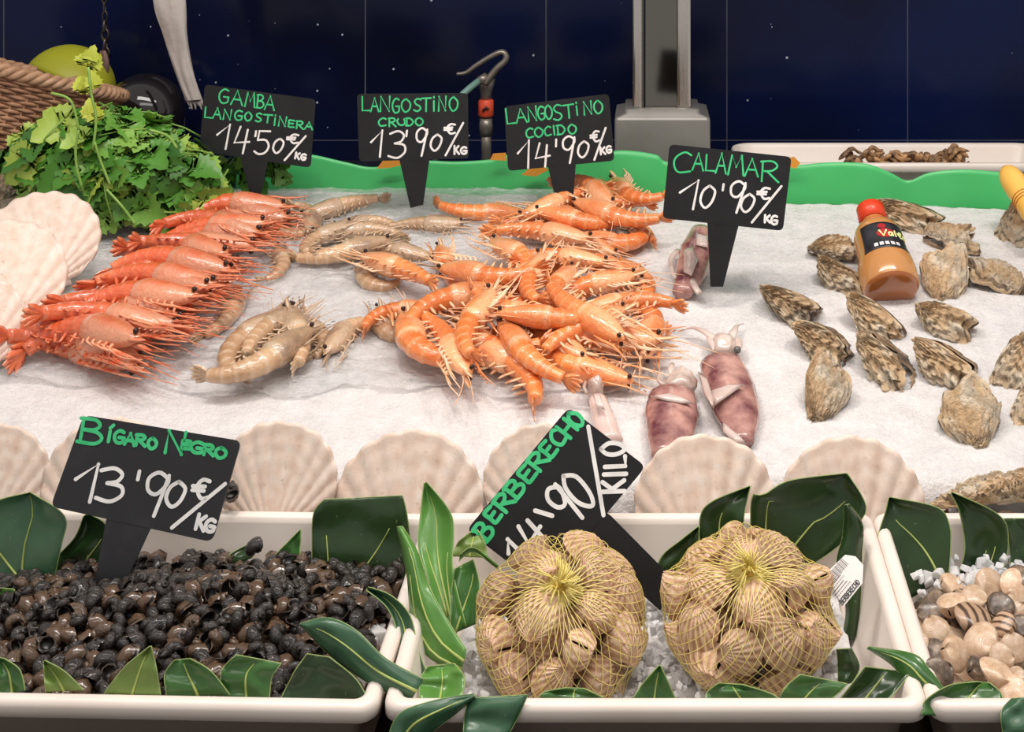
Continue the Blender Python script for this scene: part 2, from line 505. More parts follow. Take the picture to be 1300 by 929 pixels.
make_sign('black price sign reading GAMBA LANGOSTINERA standing behind the red prawns beside the parsley',
    [(260, 107), (401, 126), (394, 213), (253, 192)], [(305, 199), (340, 205), (331, 246), (317, 246)], 1.70, 0.20,
    boxes('G 860 350 900 405;A 910 357 955 412;M 965 364 1003 420;B 1009 372 1038 425;A 1042 378 1080 432;'
          'L 804 422 835 464;A 838 424 870 466;N 878 430 910 470;G 922 434 953 472;O 962 440 990 475;S 1004 445 1030 478;T 1036 450 1070 482;i 1073 452 1088 492;N 1095 458 1126 496;E 1132 472 1158 500;R 1164 476 1193 506;A 1199 480 1229 508', 6),
    boxes("1 853 488 913 585;4 922 498 980 602;' 1000 515 1010 535;5 1002 512 1062 606;0 1072 544 1116 602;e 1128 528 1172 562;/ 1122 532 1198 632;K 1160 600 1178 624 12;G 1183 605 1202 628 12", 4), c1, 0.00105, 0.00130)
c2 = lambda x, y: (400 + x / 3.095, y / 3.095)
make_sign('black price sign reading LANGOSTINO CRUDO standing behind the grey raw prawns',
    [(453, 119), (594, 118), (595, 201), (456, 205)], [(507, 203), (545, 202), (537, 260), (521, 264)], 1.67, 0.20,
    boxes('L 183 380 217 437;A 219 385 250 438;N 255 378 296 438;G 303 387 332 443;O 339 388 376 440;S 387 388 418 437;T 418 384 456 437;i 460 380 474 436;N 484 378 516 436;O 527 380 562 436;'
          'C 249 464 280 496;R 289 464 318 497;U 325 464 352 495;D 357 464 386 494;O 394 462 425 493'.replace('U ', 'C ').replace('C 325 464 352 495', 'C 325 464 352 495 -90')),
    boxes("1 220 512 276 616;3 288 515 360 620;' 354 513 366 535;9 396 503 446 612;0 452 528 500 592;e 508 488 550 525;/ 513 483 582 610;K 546 573 566 605;G 572 578 596 604"), c2, 0.00105, 0.00130)
make_sign('black price sign reading LANGOSTINO COCIDO standing behind the cooked orange prawns',
    [(640, 135), (773, 119), (780, 204), (645, 217)], [(696, 213), (731, 209), (728, 246), (704, 248)], 1.67, 0.20,
    boxes('L 749 425 787 488;A 789 428 830 482;N 835 418 872 476;G 874 418 902 470;O 903 412 932 468;S 934 412 972 472;T 976 410 1018 464;i 1018 402 1038 452;N 1054 398 1088 450;O 1095 394 1130 446;'
          'C 828 504 858 542;O 862 500 896 538;C 901 497 928 534;I 930 494 948 530;D 950 491 982 528;O 994 488 1027 526', -6),
    boxes("1 797 552 856 660;4 866 562 922 655;' 940 548 954 575;9 972 535 1028 640;0 1030 555 1078 618;e 1082 516 1116 556;/ 1093 504 1146 626;K 1120 578 1140 606;G 1144 574 1164 600", -4), c2, 0.00105, 0.00130)
c3 = lambda x, y: (800 + x / 2.6, y / 2.6)
make_sign('black price sign reading CALAMAR standing behind the squid at the back of the ice',
    [(850, 183), (1005, 199), (994, 293), (841, 277)], [(898, 281), (938, 285), (918, 364), (902, 364)], 1.475, 0.22,
    boxes('C 142 502 203 572;A 207 506 243 562;L 248 512 280 566;A 284 506 318 572;M 325 512 376 578;A 380 524 424 582;R 430 532 492 600', 4),
    boxes("1 164 594 238 690;0 230 612 282 686;' 302 608 312 628;9 328 598 384 702;0 364 640 412 700;e 420 620 460 656;/ 405 612 496 736;K 443 710 462 734;G 465 712 486 740", 3), c3, 0.00105, 0.00130)
c4 = lambda x, y: (x / 4, 500 + y / 4)
make_sign('black price sign reading BIGARO NEGRO stuck in the black periwinkles',
    [(106, 527), (306, 560), (269, 688), (64, 643)], [(135, 658), (191, 670), (148, 762), (116, 758)], 1.065, 0.30,
    boxes('B 402 126 526 254 10;J 538 165 578 242 10;G 580 186 632 248 8;A 637 200 686 258 8;R 690 208 742 262 8;O 752 224 797 278 8;N 842 188 942 304 8;E 922 236 968 278 8;G 968 244 1034 298 8;R 1034 258 1088 310 8;O 1094 272 1150 326 8'),
    boxes("1 384 352 518 546;3 494 376 638 546;' 694 392 716 434;9 738 398 862 620;0 842 444 944 574;e 978 434 1062 530;/ 886 442 1132 692;K 998 614 1044 690 14;G 1044 636 1092 698 14", 6), c4, 0.0014, 0.0015, mat=board2_m)
tl, ex, ey = (210, 690), (0.643, -0.766), (0.785, 0.62)
c5 = lambda x, y: (540 + (tl[0] + x * ex[0] + y * ey[0]) / 4, 500 + (tl[1] + x * ex[1] + y * ey[1]) / 4)
make_sign('black price sign reading BERBERECHO tilted steeply and stuck behind the left net bag of cockles',
    [(592, 673), (722, 517), (820, 592), (690, 748)], [(745, 692), (776, 655), (862, 742), (838, 775)], 1.085, 0.42,
    boxes('B 15 22 85 118;E 112 12 170 92;R 188 10 268 96;B 276 8 358 96;E 378 10 446 92;R 458 8 540 94;E 548 12 606 96;C 622 10 684 96;H 686 14 756 104;O 756 16 812 106'),
    boxes("1 38 190 105 300;4 140 190 245 345;' 296 200 322 290 -25;9 366 185 470 410;0 455 200 562 410") +
    [('/', 642, 310, 305, 348, 0), ('K', 634, 429, 62, 112, -41), ('I', 689, 395, 44, 112, -41), ('L', 739, 357, 56, 108, -41), ('O', 783, 303, 64, 118, -41)], c5, 0.0016, 0.0017)

# ------------------------------------------------------------------ prawns
PR = {}
def prawn_mat(key, c_dark, c_body, c_band, trans):
    n = N('prawn_' + key)
    t = n.attr('t')
    base = n.ramp(n.noise(4.5, 3), [(0.3, c_dark), (0.68, c_body)])
    c = n.mix(n.math('MULTIPLY', t, n.ramp(n.noise(6, 2), [(0.3, (0.35, 0.35, 0.35, 1)), (0.6, (1, 1, 1, 1))])), base, c_band)
    hsv = n.new('ShaderNodeHueSaturation'); n.link(n.math('ADD', n.math('MULTIPLY', n.rand(), 0.25), 0.88), hsv.inputs['Value'])
    n.link(c, hsv.inputs['Color'])
    n.set(color=hsv.outputs[0], rough=0.2, spec=0.5, coat=0.8, sss=(trans, (1, 0.55, 0.35), 0.003))
    n.bump(n.noise(28, 3), 0.25, 0.01)
    return n.m
PM = {'cooked': prawn_mat('cooked', rgb(230, 118, 54), rgb(246, 150, 82), rgb(250, 182, 128), 0.2),
      'red': prawn_mat('red', rgb(216, 92, 52), rgb(236, 126, 80), rgb(238, 150, 110), 0.15),
      'grey': prawn_mat('grey', rgb(186, 146, 110), rgb(216, 178, 140), rgb(222, 196, 168), 0.3)}
HM = {'cooked': prawn_mat('cooked_head', rgb(232, 124, 62), rgb(247, 158, 94), rgb(252, 200, 156), 0.2),
      'red': prawn_mat('red_head', rgb(220, 102, 62), rgb(232, 140, 98), rgb(214, 166, 136), 0.15),
      'grey': prawn_mat('grey_head', rgb(148, 120, 98), rgb(200, 164, 128), rgb(208, 184, 158), 0.3)}
LM = {'cooked': two_tone('pale_orange_leg', rgb(248, 178, 122), rgb(253, 222, 190), 9, 0.35, 0),
      'red': two_tone('red_leg', rgb(226, 104, 62), rgb(246, 176, 138), 9, 0.3, 0),
      'grey': two_tone('pale_grey_leg', rgb(208, 170, 134), rgb(228, 206, 182), 9, 0.3, 0)}
eye_m = two_tone('black_eye', rgb(28, 16, 14), rgb(56, 30, 24), 90, 0.15, 0)

def prawn_meshes(kind, C, var):
    rr = random.Random(hash((kind == 'red', int(C * 10), var)) & 0xffff)
    parts = []
    slim = {'cooked': 1.30, 'red': 1.28, 'grey': 1.38}[kind]
    # abdomen: six overlapping plates on a curled spine
    pts = []; ang = math.pi; p = Vector((0.03, 0, 0)); nseg, per = 6, 5
    lens = [0.10, 0.098, 0.092, 0.085, 0.078, 0.095]
    spine = []
    for s in range(nseg):
        for k in range(per + (1 if s == nseg - 1 else 0)):
            f = k / per
            g = (s + f) / nseg
            spine.append((p.copy(), ang, s, f, g))
            ds = lens[s] / per
            ang += C / (nseg * per) * (0.5 + 1.0 * g)
            p = p + Vector((math.cos(ang), math.sin(ang), 0)) * ds
    b = MB(); rows = []; at = []
    M = 14
    for q, a, s, f, g in spine:
        t = Vector((math.cos(a), math.sin(a), 0)); nrm = Vector((math.sin(a), -math.cos(a), 0))     # dorsal side
        ry = (0.088 - 0.046 * g ** 1.4) * slim; rz = (0.072 - 0.036 * g ** 1.3) * slim
        m = 0.93 + 0.09 * f
        row = []
        for j in range(M):
            al = 2 * math.pi * j / M; ca, sa = math.cos(al), math.sin(al)
            yy = ry * m * (ca if ca > 0 else ca * 0.72)
            row.append(q + nrm * yy + Vector((0, 0, rz * m * sa)))
            at.append(max(0, 1 - abs(f - 0.86) * 5) if ca > -0.4 else 0.25)
        rows.append(row)
    b.grid(rows, closed=True, at=at)
    n0 = len(b.v); b.f.append(tuple(range(n0 - M, n0))); b.mi.append(0)
    parts.append(('abdomen', b.mesh('abdomen', PM[kind])))
    # carapace with rostrum
    b = MB(); rows = []; at = []
    prof = [(0.075, .070, .062), (0.04, .088, .074), (0.0, .094, .078), (-0.06, .096, .077), (-.14, .092, .070), (-.22, .080, .058), (-.29, .062, .044), (-.35, .042, .030), (-.39, .022, .018), (-.405, .004, .004)]
    for k, (x, ry, rz) in enumerate(prof):
        row = []
        for j in range(M):
            al = 2 * math.pi * j / M; ca, sa = math.cos(al), math.sin(al)
            yy = ry * slim * (ca * 0.96 if ca > 0 else ca * 0.9) + (0.0 if k < 4 else (k - 4) * 0.006)
            row.append(Vector((-x, yy, rz * slim * sa)))
            at.append(0.9 if k in (1,) else (0.55 if ca < -0.2 else 0.1 + 0.1 * (k > 5)))
        rows.append(row)
    b.grid(rows, closed=True, at=at, flip=True)
    rost = [(-.16, .094), (-.26, .096), (-.36, .092), (-.47, .112), (-.56, .135)]
    b.tube([(-x, y * slim, 0) for x, y in rost], [.006, .012, .013, .008, .002], 6, at=0.2, flat=0.5)
    for k in range(5):
        x = .30 + k * .05
        b.add([(x, .092 + k * .005, .003), (x + .03, .094 + k * .006, 0), (x + .035, .116 + k * .006, 0), (x, .092 + k * .005, -.003)], [(0, 1, 2), (3, 2, 1)])
    parts.append(('carapace', b.mesh('carapace', HM[kind])))
    # tail fan
    q, a = spine[-1][0], spine[-1][1]
    b = MB(); at_c = 0
    t0 = Vector((math.cos(a), math.sin(a), 0)); nr = Vector((math.sin(a), -math.cos(a), 0))
    for fan, ln, w in ((0, .15, .022), (.30, .16, .030), (-.30, .16, .030), (.62, .14, .028), (-.62, .14, .028)):
        d = (t0 * math.cos(fan) + Vector((0, 0, 1)) * math.sin(fan) * 0.8 + nr * abs(fan) * -0.12).normalized()
        sd = d.cross(nr).normalized(); rows = []
        for k in range(8):
            f = k / 7; ww = w * math.sin(math.pi * min(0.98, 0.12 + f * 0.84)) ** 0.7
            c = q + d * ln * f + nr * (0.02 * f * f * (1 if var else -1))
            th = 0.008 * (1 - f) + 0.003
            rows.append([c + sd * ww, c + nr * th, c - sd * ww, c - nr * th])
        b.grid(rows, closed=True, at=[(1 if k > 5 else 0.1) for k in range(8) for _ in range(4)])
    parts.append(('tail_fan', b.mesh('tail_fan', PM[kind])))
    # eyes on stalks
    for s in (1, -1):
        b = MB(); b.ball((.372, .045, s * .046), .0185, 10, 7); b.tube([(.35, .03, s * .018), (.372, .04, s * .04)], [.008, .010], 6)
        parts.append(('eye', b.mesh('eye', eye_m)))
    # antennae and antenna scales
    for s in (1, -1):
        b = MB()
        bend = rr.uniform(-0.5, 0.5); ln = {'red': .42, 'cooked': .46, 'grey': .30}[kind]
        P = [Vector((.38, -.005, s * .02))]; an = s * 0.15 + bend * 0.3; P0 = P[0]
        for k in range(9):
            an += bend * 0.16
            P.append(P[-1] + Vector((math.cos(an), math.sin(an) * 0.9 - .1, (-s * .05 if k > 2 else s * .06))) * ln / 9)
        b.tube(P, [.007, .006, .005, .0045, .004, .0036, .0033, .003, .0025, .002], 4)
        parts.append(('antenna', b.mesh('antenna', LM[kind])))
        b = MB(); rows = []
        for k in range(7):
            f = k / 6; c = Vector((.35 + .17 * f, -.005 + .01 * f, s * (.022 + .02 * f))); w = .022 * math.sin(math.pi * (0.15 + .82 * f))
            rows.append([c + Vector((0, w, 0)), c + Vector((0, 0, .004)), c - Vector((0, w, 0)), c - Vector((0, 0, .004))])
        b.grid(rows, closed=True)
        parts.append(('antenna_scale', b.mesh('antenna_scale', LM[kind])))
    # walking legs, swept forward under the head
    for k in ((0, 2, 4) if kind == 'grey' else range(5)):
        for s in (1, -1):
            b = MB(); x = .06 + .055 * k; z = s * (.040 - .003 * k)
            l = .07 + .02 * rr.random(); sw = .08 + .045 * k + rr.uniform(-.04, .04)
            z *= slim; P = [(x, -.060 * slim, z * .7), (x + .03, -.090 * slim - .01 * rr.random(), z), (x + sw * 0.6 + .03, -.095 * slim - .02 * rr.random(), z * .9), (x + sw + l, -.080 * slim - .035 * rr.random(), z * .6)]
            b.tube(catmull(P, 3), [.0115 - .0009 * i for i in range(10)], 5)
            parts.append(('leg', b.mesh('leg', LM[kind])))
    # swimmerets
    for k in range(5):
        q, a, s, f, g = spine[min(k * 5 + 2, len(spine) - 1)]
        nr = Vector((math.sin(a), -math.cos(a), 0)); t = Vector((math.cos(a), math.sin(a), 0))
        b = MB()
        for sz in (1, -1):
            st = q - nr * (.055 - .03 * g) * slim + Vector((0, 0, sz * .03)); rows = []
            dv = (-nr * 0.9 + t * rr.uniform(-.6, .2)).normalized()
            for i in range(5):
                ff = i / 4; w = .017 * math.sin(math.pi * (0.2 + .75 * ff)); c = st + dv * .085 * ff
                rows.append([c + t * w, c + Vector((0, 0, .005)), c - t * w, c - Vector((0, 0, .005))])
            b.grid(rows, closed=True)
        parts.append(('swimmeret', b.mesh('swimmeret', LM[kind])))
    cen = sum((x[0] for x in spine), Vector()) / len(spine) * 0.6 + Vector((.2, 0, 0)) * 0.4
    return parts, cen
CURLS = (0.4, 0.9, 1.5, 2.6)
def prawn(kind, u, v, ang, C, side, h, L, label, group, roll=0.0, pitch=0.0, var=0):
    C = min(CURLS, key=lambda c: abs(c - C)); var = var % 2
    if (kind, C, var) not in PR: PR[(kind, C, var)] = prawn_meshes(kind, C, var)
    parts, cen = PR[(kind, C, var)]
    lift = 0.074 * L + 0.005 + h
    p = ice_pt(u, v, lift)
    q = ice_pt(u + 8 * math.cos(ang * D2R), v - 8 * math.sin(ang * D2R), lift)
    X = (q - p).normalized(); Z = ICE_N.copy(); Y = Z.cross(X).normalized(); Z = X.cross(Y)
    Mr = Matrix((X, Y, Z)).transposed() @ Matrix.Rotation(roll * D2R, 3, 'X') @ Matrix.Rotation(pitch * D2R, 3, 'Y')
    if side < 0: Mr = Mr @ Matrix.Rotation(math.pi, 3, 'X')
    root = empty('prawn')
    M4 = Mr.to_4x4(); base = p - (Mr @ cen) * L * 1.05
    root.matrix_world = Matrix.Translation(base) @ M4 @ Matrix.Scale(L * {'cooked': 1.10, 'red': 1.0, 'grey': 1.05}[kind], 4)
    for nm, me in parts: link(nm, me, root)
    tag(root, label, 'prawn', group)
    return root

# red raw prawns in one overlapping row, from the near end to the parsley
NR = 24
for i in range(NR):
    t = i / (NR - 1)
    u = 96 + 208 * t ** 0.95 + R.uniform(-11, 9); v = 444 - 182 * t + R.uniform(-3, 3)
    ang = -22 + 12 * t + R.uniform(-13, 13)
    prawn('red', u, v, ang, (1.5, 0.9, 1.5, 1.5, 0.9)[i % 5], 1, 0.004 + 0.007 * (i % 3) + 0.012 * math.sin(math.pi * t), 0.160 - 0.018 * t,
          'red raw prawn, %s from the near end of the overlapping row' % ORD[i], 'red raw prawns laid in a row', R.uniform(-30, 30), R.uniform(-8, 8), i)

GREY = [ # u v ang curl side h L label
 (365, 287, 55, 2.6, 1, 0, .095, 'grey raw prawn curled into a C nearest the far end of the red row'),
 (432, 262, 196, .4, -1, .004, .105, 'grey raw prawn lying straight at the back of the grey heap'),
 (410, 302, 20, 1.5, 1, .010, .100, 'grey raw prawn on top in the middle of the back grey heap'),
 (462, 294, 186, .9, -1, .006, .100, 'grey raw prawn with dark head facing left, right in the back heap'),
 (436, 318, 14, .9, -1, .008, .112, 'grey raw prawn stretched along the front of the back grey heap'),
 (392, 276, 250, 1.5, 1, .004, .095, 'grey raw prawn with its dark head down at the left of the back heap'),
 (353, 333, 118, 1.5, -1, 0, .085, 'grey raw prawn bent alone between the red row and the grey heap'),
 (288, 398, 72, .9, -1, 0, .100, 'greenish grey raw prawn alone by the red heads, its head pointing up'),
 (318, 432, 28, 1.5, 1, .004, .128, 'large grey raw prawn at the left of the front grey bunch'),
 (336, 452, 36, 1.5, -1, .014, .128, 'large grey raw prawn lying nearest the shells in the front grey bunch'),
 (376, 424, 112, .4, -1, .012, .110, 'pale grey raw prawn pointing away at the right of the front bunch'),
 (342, 418, 40, .4, 1, .010, .110, 'slim grey raw prawn in the middle of the front grey bunch'),
 (398, 426, 150, 1.5, -1, 0, .095, 'grey raw prawn tail bent between front bunch and the round curled one'),
 (448, 424, 235, 2.6, -1, 0, .105, 'grey raw prawn rolled up right of the front bunch'),
 (466, 284, 190, 1.5, -1, .0, .085, 'grey raw prawn humped beneath the LANGOSTINO CRUDO sign on its left'),
 (540, 285, -3, .4, 1, 0, .095, 'grey raw prawn lying straight below the foot of the LANGOSTINO CRUDO sign'),
 (500, 318, -8, .4, 1, .004, .100, 'dark headed grey prawn behind the lone long cooked prawn'),
 (474, 352, 95, 2.6, 1, 0, .092, 'grey raw prawn curled into a ring under the lone long cooked prawn'),
 (497, 414, 100, 2.6, 1, 0, .092, 'grey raw prawn curled into a ring under the left edge of the cooked pile')]
for k, (u, v, a, C, s, h, L, lab) in enumerate(GREY):
    prawn('grey', u, v, a, C, s, h, L, lab, 'grey raw prawns on the film', R.uniform(-10, 10), R.uniform(-4, 4), k)

COOK = [
 (612, 268, 6, .9, -1, 0, .110, 'cooked prawn lying alone between the LANGOSTINO CRUDO and COCIDO signs'),
 (503, 340, 160, .4, -1, .018, .118, 'long cooked prawn lying apart on the grey prawns left of the big pile'),
 (570, 335, 105, .9, 1, .010, .095, 'cooked prawn standing head up at the back left corner of the big pile'),
 (616, 346, 165, .9, 1, .026, .115, 'cooked round backed prawn, head left, on top at the back of the big pile'),
 (652, 325, 152, 1.5, -1, .020, .115, 'plump cooked prawn with head up left at the back of the big pile'),
 (690, 296, -14, .9, 1, .012, .122, 'cooked prawn bridging the gap between the big pile and the small pile'),
 (574, 382, 14, .9, 1, .022, .122, 'large cooked prawn with its swimmerets showing, upper left of the big pile'),
 (508, 398, 4, 1.5, 1, .010, .095, 'cooked prawn with its tail hooked down at the leftmost edge of the big pile'),
 (537, 432, 98, 2.6, 1, .014, .128, 'cooked prawn bent in a U at the lower left corner of the big pile'),
 (568, 436, -62, .4, 1, .018, .120, 'cooked prawn pointing straight at the customer beside the U bent one'),
 (604, 408, 48, .9, 1, .034, .118, 'cooked prawn showing its pale legs at the centre left of the big pile'),
 (644, 462, 154, .9, -1, .008, .130, 'cooked prawn nearest the shells, tail hooked, in the big pile'),
 (622, 434, 160, .9, 1, .016, .110, 'cooked prawn with smooth back lying behind the foremost prawn'),
 (668, 444, 126, .9, 1, .024, .115, 'cooked prawn with banded tail pointing head up at the front of the big pile'),
 (650, 392, -14, .4, -1, .030, .100, 'slim cooked prawn with its head to the right in the centre of the big pile'),
 (700, 402, 176, 1.5, 1, .036, .110, 'cooked prawn with a spray of white feelers on top of the big pile'),
 (678, 352, 58, .9, 1, .026, .110, 'smooth cooked prawn slanting upward behind the white feelers'),
 (712, 328, -12, 1.5, 1, .024, .108, 'cooked prawn with black eyes at the far right top of the big pile'),
 (716, 362, 48, 1.5, 1, .030, .100, 'brownish cooked prawn with tail down at the right of the white feelers'),
 (752, 364, 10, .9, 1, .018, .105, 'cooked prawn with whitish bands in the right half of the big pile'),
 (762, 340, -22, 1.5, 1, .014, .110, 'cooked prawn arching over at the back right of the big pile'),
 (805, 355, 150, 1.5, -1, .004, .110, 'cooked prawn with thin hooked tail at the right edge of the big pile'),
 (742, 396, -26, .4, -1, .036, .118, 'pale cooked prawn belly up on the right side of the big pile'),
 (758, 432, -4, .9, 1, .014, .128, 'long cooked prawn with head right along the front right of the big pile'),
 (816, 412, -112, 2.6, 1, .010, .118, 'cooked prawn curled round at the far right end of the big pile'),
 (738, 462, -9, 1.5, -1, .004, .115, 'cooked prawn with white bands at the front right of the big pile'),
 (742, 416, 20, .4, 1, .026, .105, 'cooked prawn half hidden below the belly up one on the right'),
 (790, 388, 190, .9, -1, .020, .110, 'cooked prawn tucked inside the right end of the big pile'),
 (700, 430, -24, .9, -1, .012, .110, 'cooked prawn wedged low in the middle front of the big pile'),
 (590, 360, -30, .9, -1, .004, .110, 'cooked prawn low at the back left of the big pile'),
 (640, 372, 200, .9, -1, .008, .110, 'cooked prawn underneath in the middle of the big pile'),
 (700, 378, 20, .9, -1, .008, .110, 'cooked prawn underneath behind the white feelers'),
 (770, 412, 160, .9, 1, .004, .110, 'cooked prawn underneath at the right of the big pile'),
 (600, 420, 120, .9, -1, .004, .110, 'cooked prawn underneath at the front left of the big pile'),
 (660, 420, 10, .9, -1, .004, .110, 'cooked prawn underneath at the front of the big pile'),
 # small pile beneath the COCIDO sign
 (748, 240, -42, .9, 1, .030, .112, 'cooked prawn arched highest on the small pile under the COCIDO sign'),
 (712, 256, 198, .4, -1, .022, .115, 'long slim cooked prawn leaning left on the small pile'),
 (684, 277, 20, .9, -1, .004, .100, 'cooked prawn with smooth tail at the left end of the small pile'),
 (735, 278, 170, 1.5, 1, .016, .112, 'cooked prawn with white bands at the front middle of the small pile'),
 (780, 270, 160, .9, 1, .024, .118, 'cooked prawn with its head left on the right of the small pile'),
 (802, 243, 128, 1.5, 1, .016, .110, 'cooked prawn with head raised and tail stretched right on the small pile'),
 (780, 303, 172, 2.6, 1, .002, .115, 'cooked prawn bent in a ring at the front of the small pile'),
 (738, 305, -20, .4, 1, .008, .098, 'cooked prawn linking the small pile to the big pile'),
 (808, 288, 150, .4, -1, .0, .085, 'cooked prawn tail poking out at the right foot of the small pile'),
 (716, 272, 10, .9, 1, .002, .110, 'cooked prawn underneath on the left of the small pile'),
 (765, 262, 190, .9, -1, .006, .110, 'cooked prawn underneath on the right of the small pile')]
for k, (u, v, a, C, s, h, L, lab) in enumerate(COOK):
    g = 'cooked prawns in the small pile' if k >= 35 else 'cooked prawns in the big pile'
    prawn('cooked', u, v, a, C, s, h, L, lab, g, R.uniform(-22, 22) if h > 0.01 else R.uniform(-8, 8), R.uniform(-6, 6), k)

# ------------------------------------------------------------------ oysters
def oyster_mat(name, cols, dark):
    n = N(name)
    t = n.attr('t')
    c = n.ramp(n.noise(2.4, 4, rough=0.5, stretch=(1, 1.6, 1)), cols)
    c = n.mix(n.math('MULTIPLY', n.ramp(n.noise(2.0, 5, rough=0.6, stretch=(1, 2.4, 1)), [(0.55, (0, 0, 0, 1)), (0.64, (1, 1, 1, 1))]), dark), c, rgb(84, 68, 52))
    c = n.mix(n.ramp(t, [(0.62, (0, 0, 0, 1)), (0.90, (.95, .95, .95, 1))]), c, rgb(92, 72, 52))
    hsv = n.new('ShaderNodeHueSaturation'); n.link(n.math('ADD', n.math('MULTIPLY', n.rand(), 0.3), 0.86), hsv.inputs['Value']); n.link(c, hsv.inputs['Color'])
    n.set(color=hsv.outputs[0], rough=0.36, spec=0.45)
    n.bump(n.noise(9, 6, rough=0.65), 0.55, 0.06)
    return n.m
oyster_m = oyster_mat('oyster_shell', [(0.26, rgb(178, 138, 100)), (0.48, rgb(226, 194, 154)), (0.68, rgb(248, 232, 208))], 0.32)
cup_m = oyster_mat('oyster_cup', [(0.30, rgb(112, 88, 64)), (0.5, rgb(182, 148, 110)), (0.66, rgb(232, 208, 174))], 0.75)
def oyster_meshes(seed):
    rr = random.Random(seed)
    wid = rr.uniform(0.62, 0.86); skew = rr.uniform(-0.22, 0.22); ph = rr.uniform(0, 50)
    NA, NS = 84, 34
    def outline(b):
        # hinge at x=0, broad end at x=1
        x = 0.5 - 0.5 * math.cos(b); y = 0.5 * wid * math.sin(b) * (0.50 + 0.66 * x)
        w = 1 + 0.26 * noise.noise(Vector((math.cos(b) * 1.3 + ph, math.sin(b) * 1.3, 0))) * (0.3 + x) + 0.07 * noise.noise(Vector((b * 5, ph, 1)))
        return Vector((x * w, (y + skew * x * (1 - x) * 1.6) * w, 0))
    U = Vector((0.16, 0.0, 0)); out = []
    for up, H in ((1, 0.17), (-1, 0.46)):
        rows = []; at = []; ns = 5.5 if up > 0 else 6.5
        for i in range(NS + 1):
            s = i / NS; row = []
            for j in range(NA):
                b = 2 * math.pi * j / NA; cb, sb = math.cos(b), math.sin(b)
                m = outline(b)
                st = ns * s + 0.9 * noise.noise(Vector((cb * 1.8 + ph, sb * 1.8, s * 1.5))) + 0.35 * noise.noise(Vector((cb * 5, sb * 5, ph + s * 3)))
                fr = st - math.floor(st)
                fl = 1 + 0.030 * (fr - 0.5) + 0.04 * noise.noise(Vector((b * 4, s * 6 + ph, 2 + up)))
                q = U.lerp(m, s * fl) if i else U.copy()
                dome = H * (max(0, 1 - s ** 2.4)) ** (0.65 if up < 0 else 0.9)
                fold = noise.noise(Vector((cb * 3.2 + ph, sb * 3.2, s * 1.2))) * 0.13 * s + noise.noise(Vector((cb * 9, sb * 9 + ph, s * 4))) * 0.045 * s
                rim = 0.16 * noise.noise(Vector((cb * 1.5, sb * 1.5, ph + 3))) * s * s
                z = up * (dome + fr * 0.085 + (0.05 if i < NS else 0)) + fold * (1 if i < NS else 0.5) + rim
                row.append(Vector((q.x, q.y, z))); at.append(abs(fr - 0.5) * 2 * (0.4 + 0.6 * s) + 0.001)
            rows.append(row)
        b = MB(); b.grid(rows, closed=True, at=at, flip=(up < 0))
        nm = 'upper_shell' if up > 0 else 'lower_shell'
        out.append((nm, b.mesh(nm, oyster_m if up > 0 else cup_m)))
    return out
OV = [oyster_meshes(11 + 7 * k) for k in range(8)]
def oyster(u, v, L, W, ang, label, tilt=0.55, h=0.006, var=0, roll=0.0, d=None, group='oysters on the ice', lift=None):
    p = ice_pt(u, v, h) if d is None else px(u, v, d)
    dd = p.y; s = L * dd / F
    ray = (p - Vector((0, 0, EYE))).normalized()
    Z = (ICE_N * (1 - tilt) - ray * tilt).normalized()
    # in-plane direction whose picture angle (hinge) is ang
    def flat(a):
        tgt = px(u + 10 * math.cos(a), v - 10 * math.sin(a), dd)
        r = (tgt - Vector((0, 0, EYE)))
        k = (p - Vector((0, 0, EYE))).dot(Z) / r.dot(Z)
        return (Vector((0, 0, EYE)) + r * k - p)
    hx = flat(ang * D2R); s = L * hx.length / 10 * 1.16
    X = -hx.normalized(); Y = Z.cross(X).normalized()
    Mr = Matrix((X, Y, Z)).transposed() @ Matrix.Rotation(roll * 1.7 * D2R, 3, 'X')
    wr = (W / L) / 0.70
    root = empty('oyster')
    c = p - Mr @ Vector((0.5 * s, 0, 0))
    S = Matrix.Diagonal((s, s * wr, s * 0.92, 1))
    root.matrix_world = Matrix.Translation(c) @ Mr.to_4x4() @ S
    for nm, me in OV[var % len(OV)]: link(nm, me, root)
    tag(root, label, 'oyster', group)
    return root
